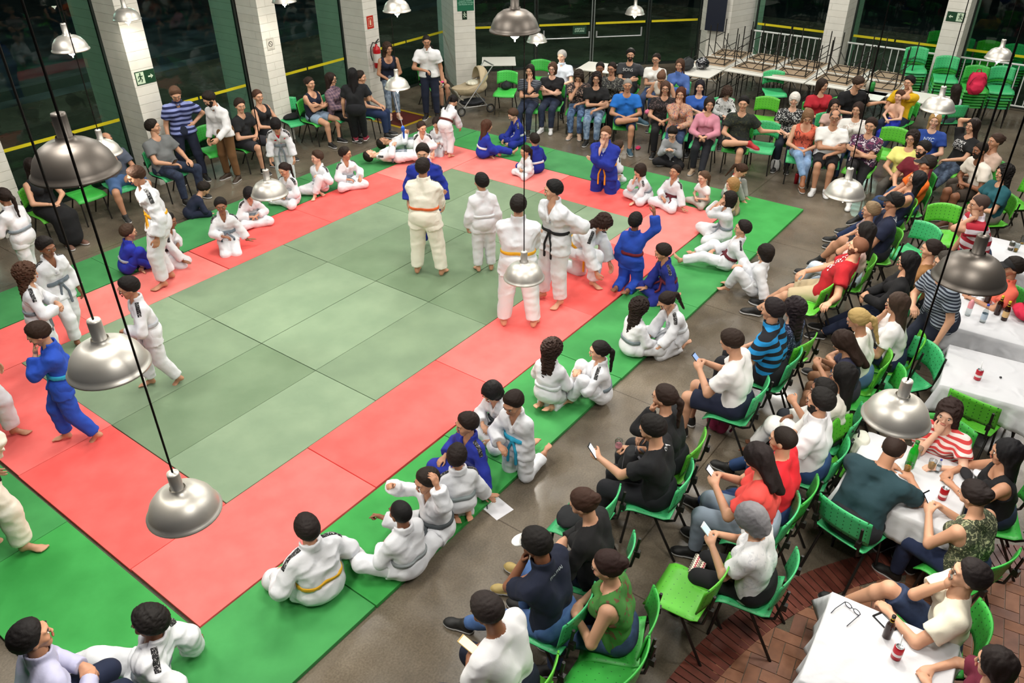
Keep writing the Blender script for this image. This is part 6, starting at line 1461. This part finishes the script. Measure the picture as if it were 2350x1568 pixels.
p = onp(1330, 69, (1, 1, 0), D0.x + D0.y - .02); t = board((p.x, p.y, p.z), (rd.x, rd.y, 0), L_u, .36, .20, '1c4030', 'door_sign', 'green push sign on the left glass door')
flat(t, 'APERTE E\nEMPURRE', 0, 0, .062, 'c8ecd0')
# yellow square painted on the floor
c = at(913, 273, 0); m = MB()
for a_, b__, c__, d__ in ((-.5, .5, -.5, -.42), (-.5, .5, .42, .5), (-.5, -.42, -.42, .42), (.42, .5, -.42, .42)): m.box(a_, b__, c__, d__, .001, .003)
m.ci = 1; m.box(-.42, .42, -.42, .42, .001, .002)
fm = m.build('floor_marking', [mat('a88c14', .5), mat('54201c', .5)]); fm.location = (10.75, 8.0, 0); fm['kind'] = 'structure'
# ================================================================ lamps
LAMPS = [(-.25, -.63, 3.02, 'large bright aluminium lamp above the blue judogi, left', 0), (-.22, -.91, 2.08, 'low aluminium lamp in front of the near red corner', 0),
 (-.01, -.42, 4.01, 'biggest lamp, aluminium darkened as in shadow, at the upper left', 1), (3.02, -4.06, 2.19, 'aluminium lamp hanging over the drinks table', 0), (3.43, -4.17, 3.08, 'large lamp, aluminium darkened as in shadow, in front of the striped T-shirt, right', 1),
 (3.87, -.32, 4.03, 'lamp, aluminium darkened as in shadow, with glaring bulb at the top middle', 1), (4.17, -.20, 1.51, 'low aluminium lamp in front of the yellow belt', 0), (3.56, 3.06, 1.85, 'aluminium lamp low over the left green strip', 0),
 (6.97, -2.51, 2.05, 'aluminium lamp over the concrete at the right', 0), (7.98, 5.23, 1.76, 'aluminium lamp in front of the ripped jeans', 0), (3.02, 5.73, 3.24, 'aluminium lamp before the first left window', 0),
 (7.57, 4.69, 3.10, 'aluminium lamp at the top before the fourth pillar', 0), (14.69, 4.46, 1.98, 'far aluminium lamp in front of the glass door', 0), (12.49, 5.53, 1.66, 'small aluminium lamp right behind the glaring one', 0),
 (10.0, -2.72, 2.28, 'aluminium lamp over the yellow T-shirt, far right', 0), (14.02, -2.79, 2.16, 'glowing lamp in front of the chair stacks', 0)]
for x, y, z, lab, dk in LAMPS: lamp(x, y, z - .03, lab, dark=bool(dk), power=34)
def plamp(px, py, y, lab):
    p = onp(px, py, (0, 1, 0), y); lamp(p.x, p.y, p.z, lab, power=34)
plamp(292, 44, 8.35, 'aluminium lamp in front of the second pillar'); plamp(652, 4, 7.9, 'aluminium lamp at the top edge before the third pillar')
p = onp(240, 352, (0, 1, 0), 5.4); lamp(p.x, p.y, p.z, 'pale lamp half hidden behind the biggest dark lamp', power=34)
# thread with a blue balloon on the lamp near the pillar
bl = empty('balloon', (7.90, 5.10, 1.02)); tag(bl, 'deflated blue balloon on a white thread beneath a lamp', 'balloon')
sdf_obj('skin', lambda P: smin(ell(P, (0, 0, .05), (.035, .03, .05)), ell(P, (.01, 0, -.06), (.02, .015, .08)), .03), (-.06, -.06, -.15), (.06, .06, .12), .008, mat('1c58c8', .35), bl)
MB().tube([(0, 0, .10), (-.06, .03, .42), (-.09, .06, .74)], .004, 5).build('thread', mat('e0e4ec', .6), bl)
rb = empty('ribbon', (-.15, -.70, 2.93)); tag(rb, 'short white ribbon hanging beneath the large bright lamp', 'ribbon')
MB().tube([(0, 0, .08), (.0, -.0, .0), (.025, -.01, -.05), (.02, -.01, -.12)], .004, 5).build('tape', mat('f0f0ee', .6), rb)
for t_ in PROTO:
    pass
for i_ in range(3):
    if not used[i_]:
        for c_ in list(PROTO[i_].children): bpy.data.objects.remove(c_)
        bpy.data.objects.remove(PROTO[i_])
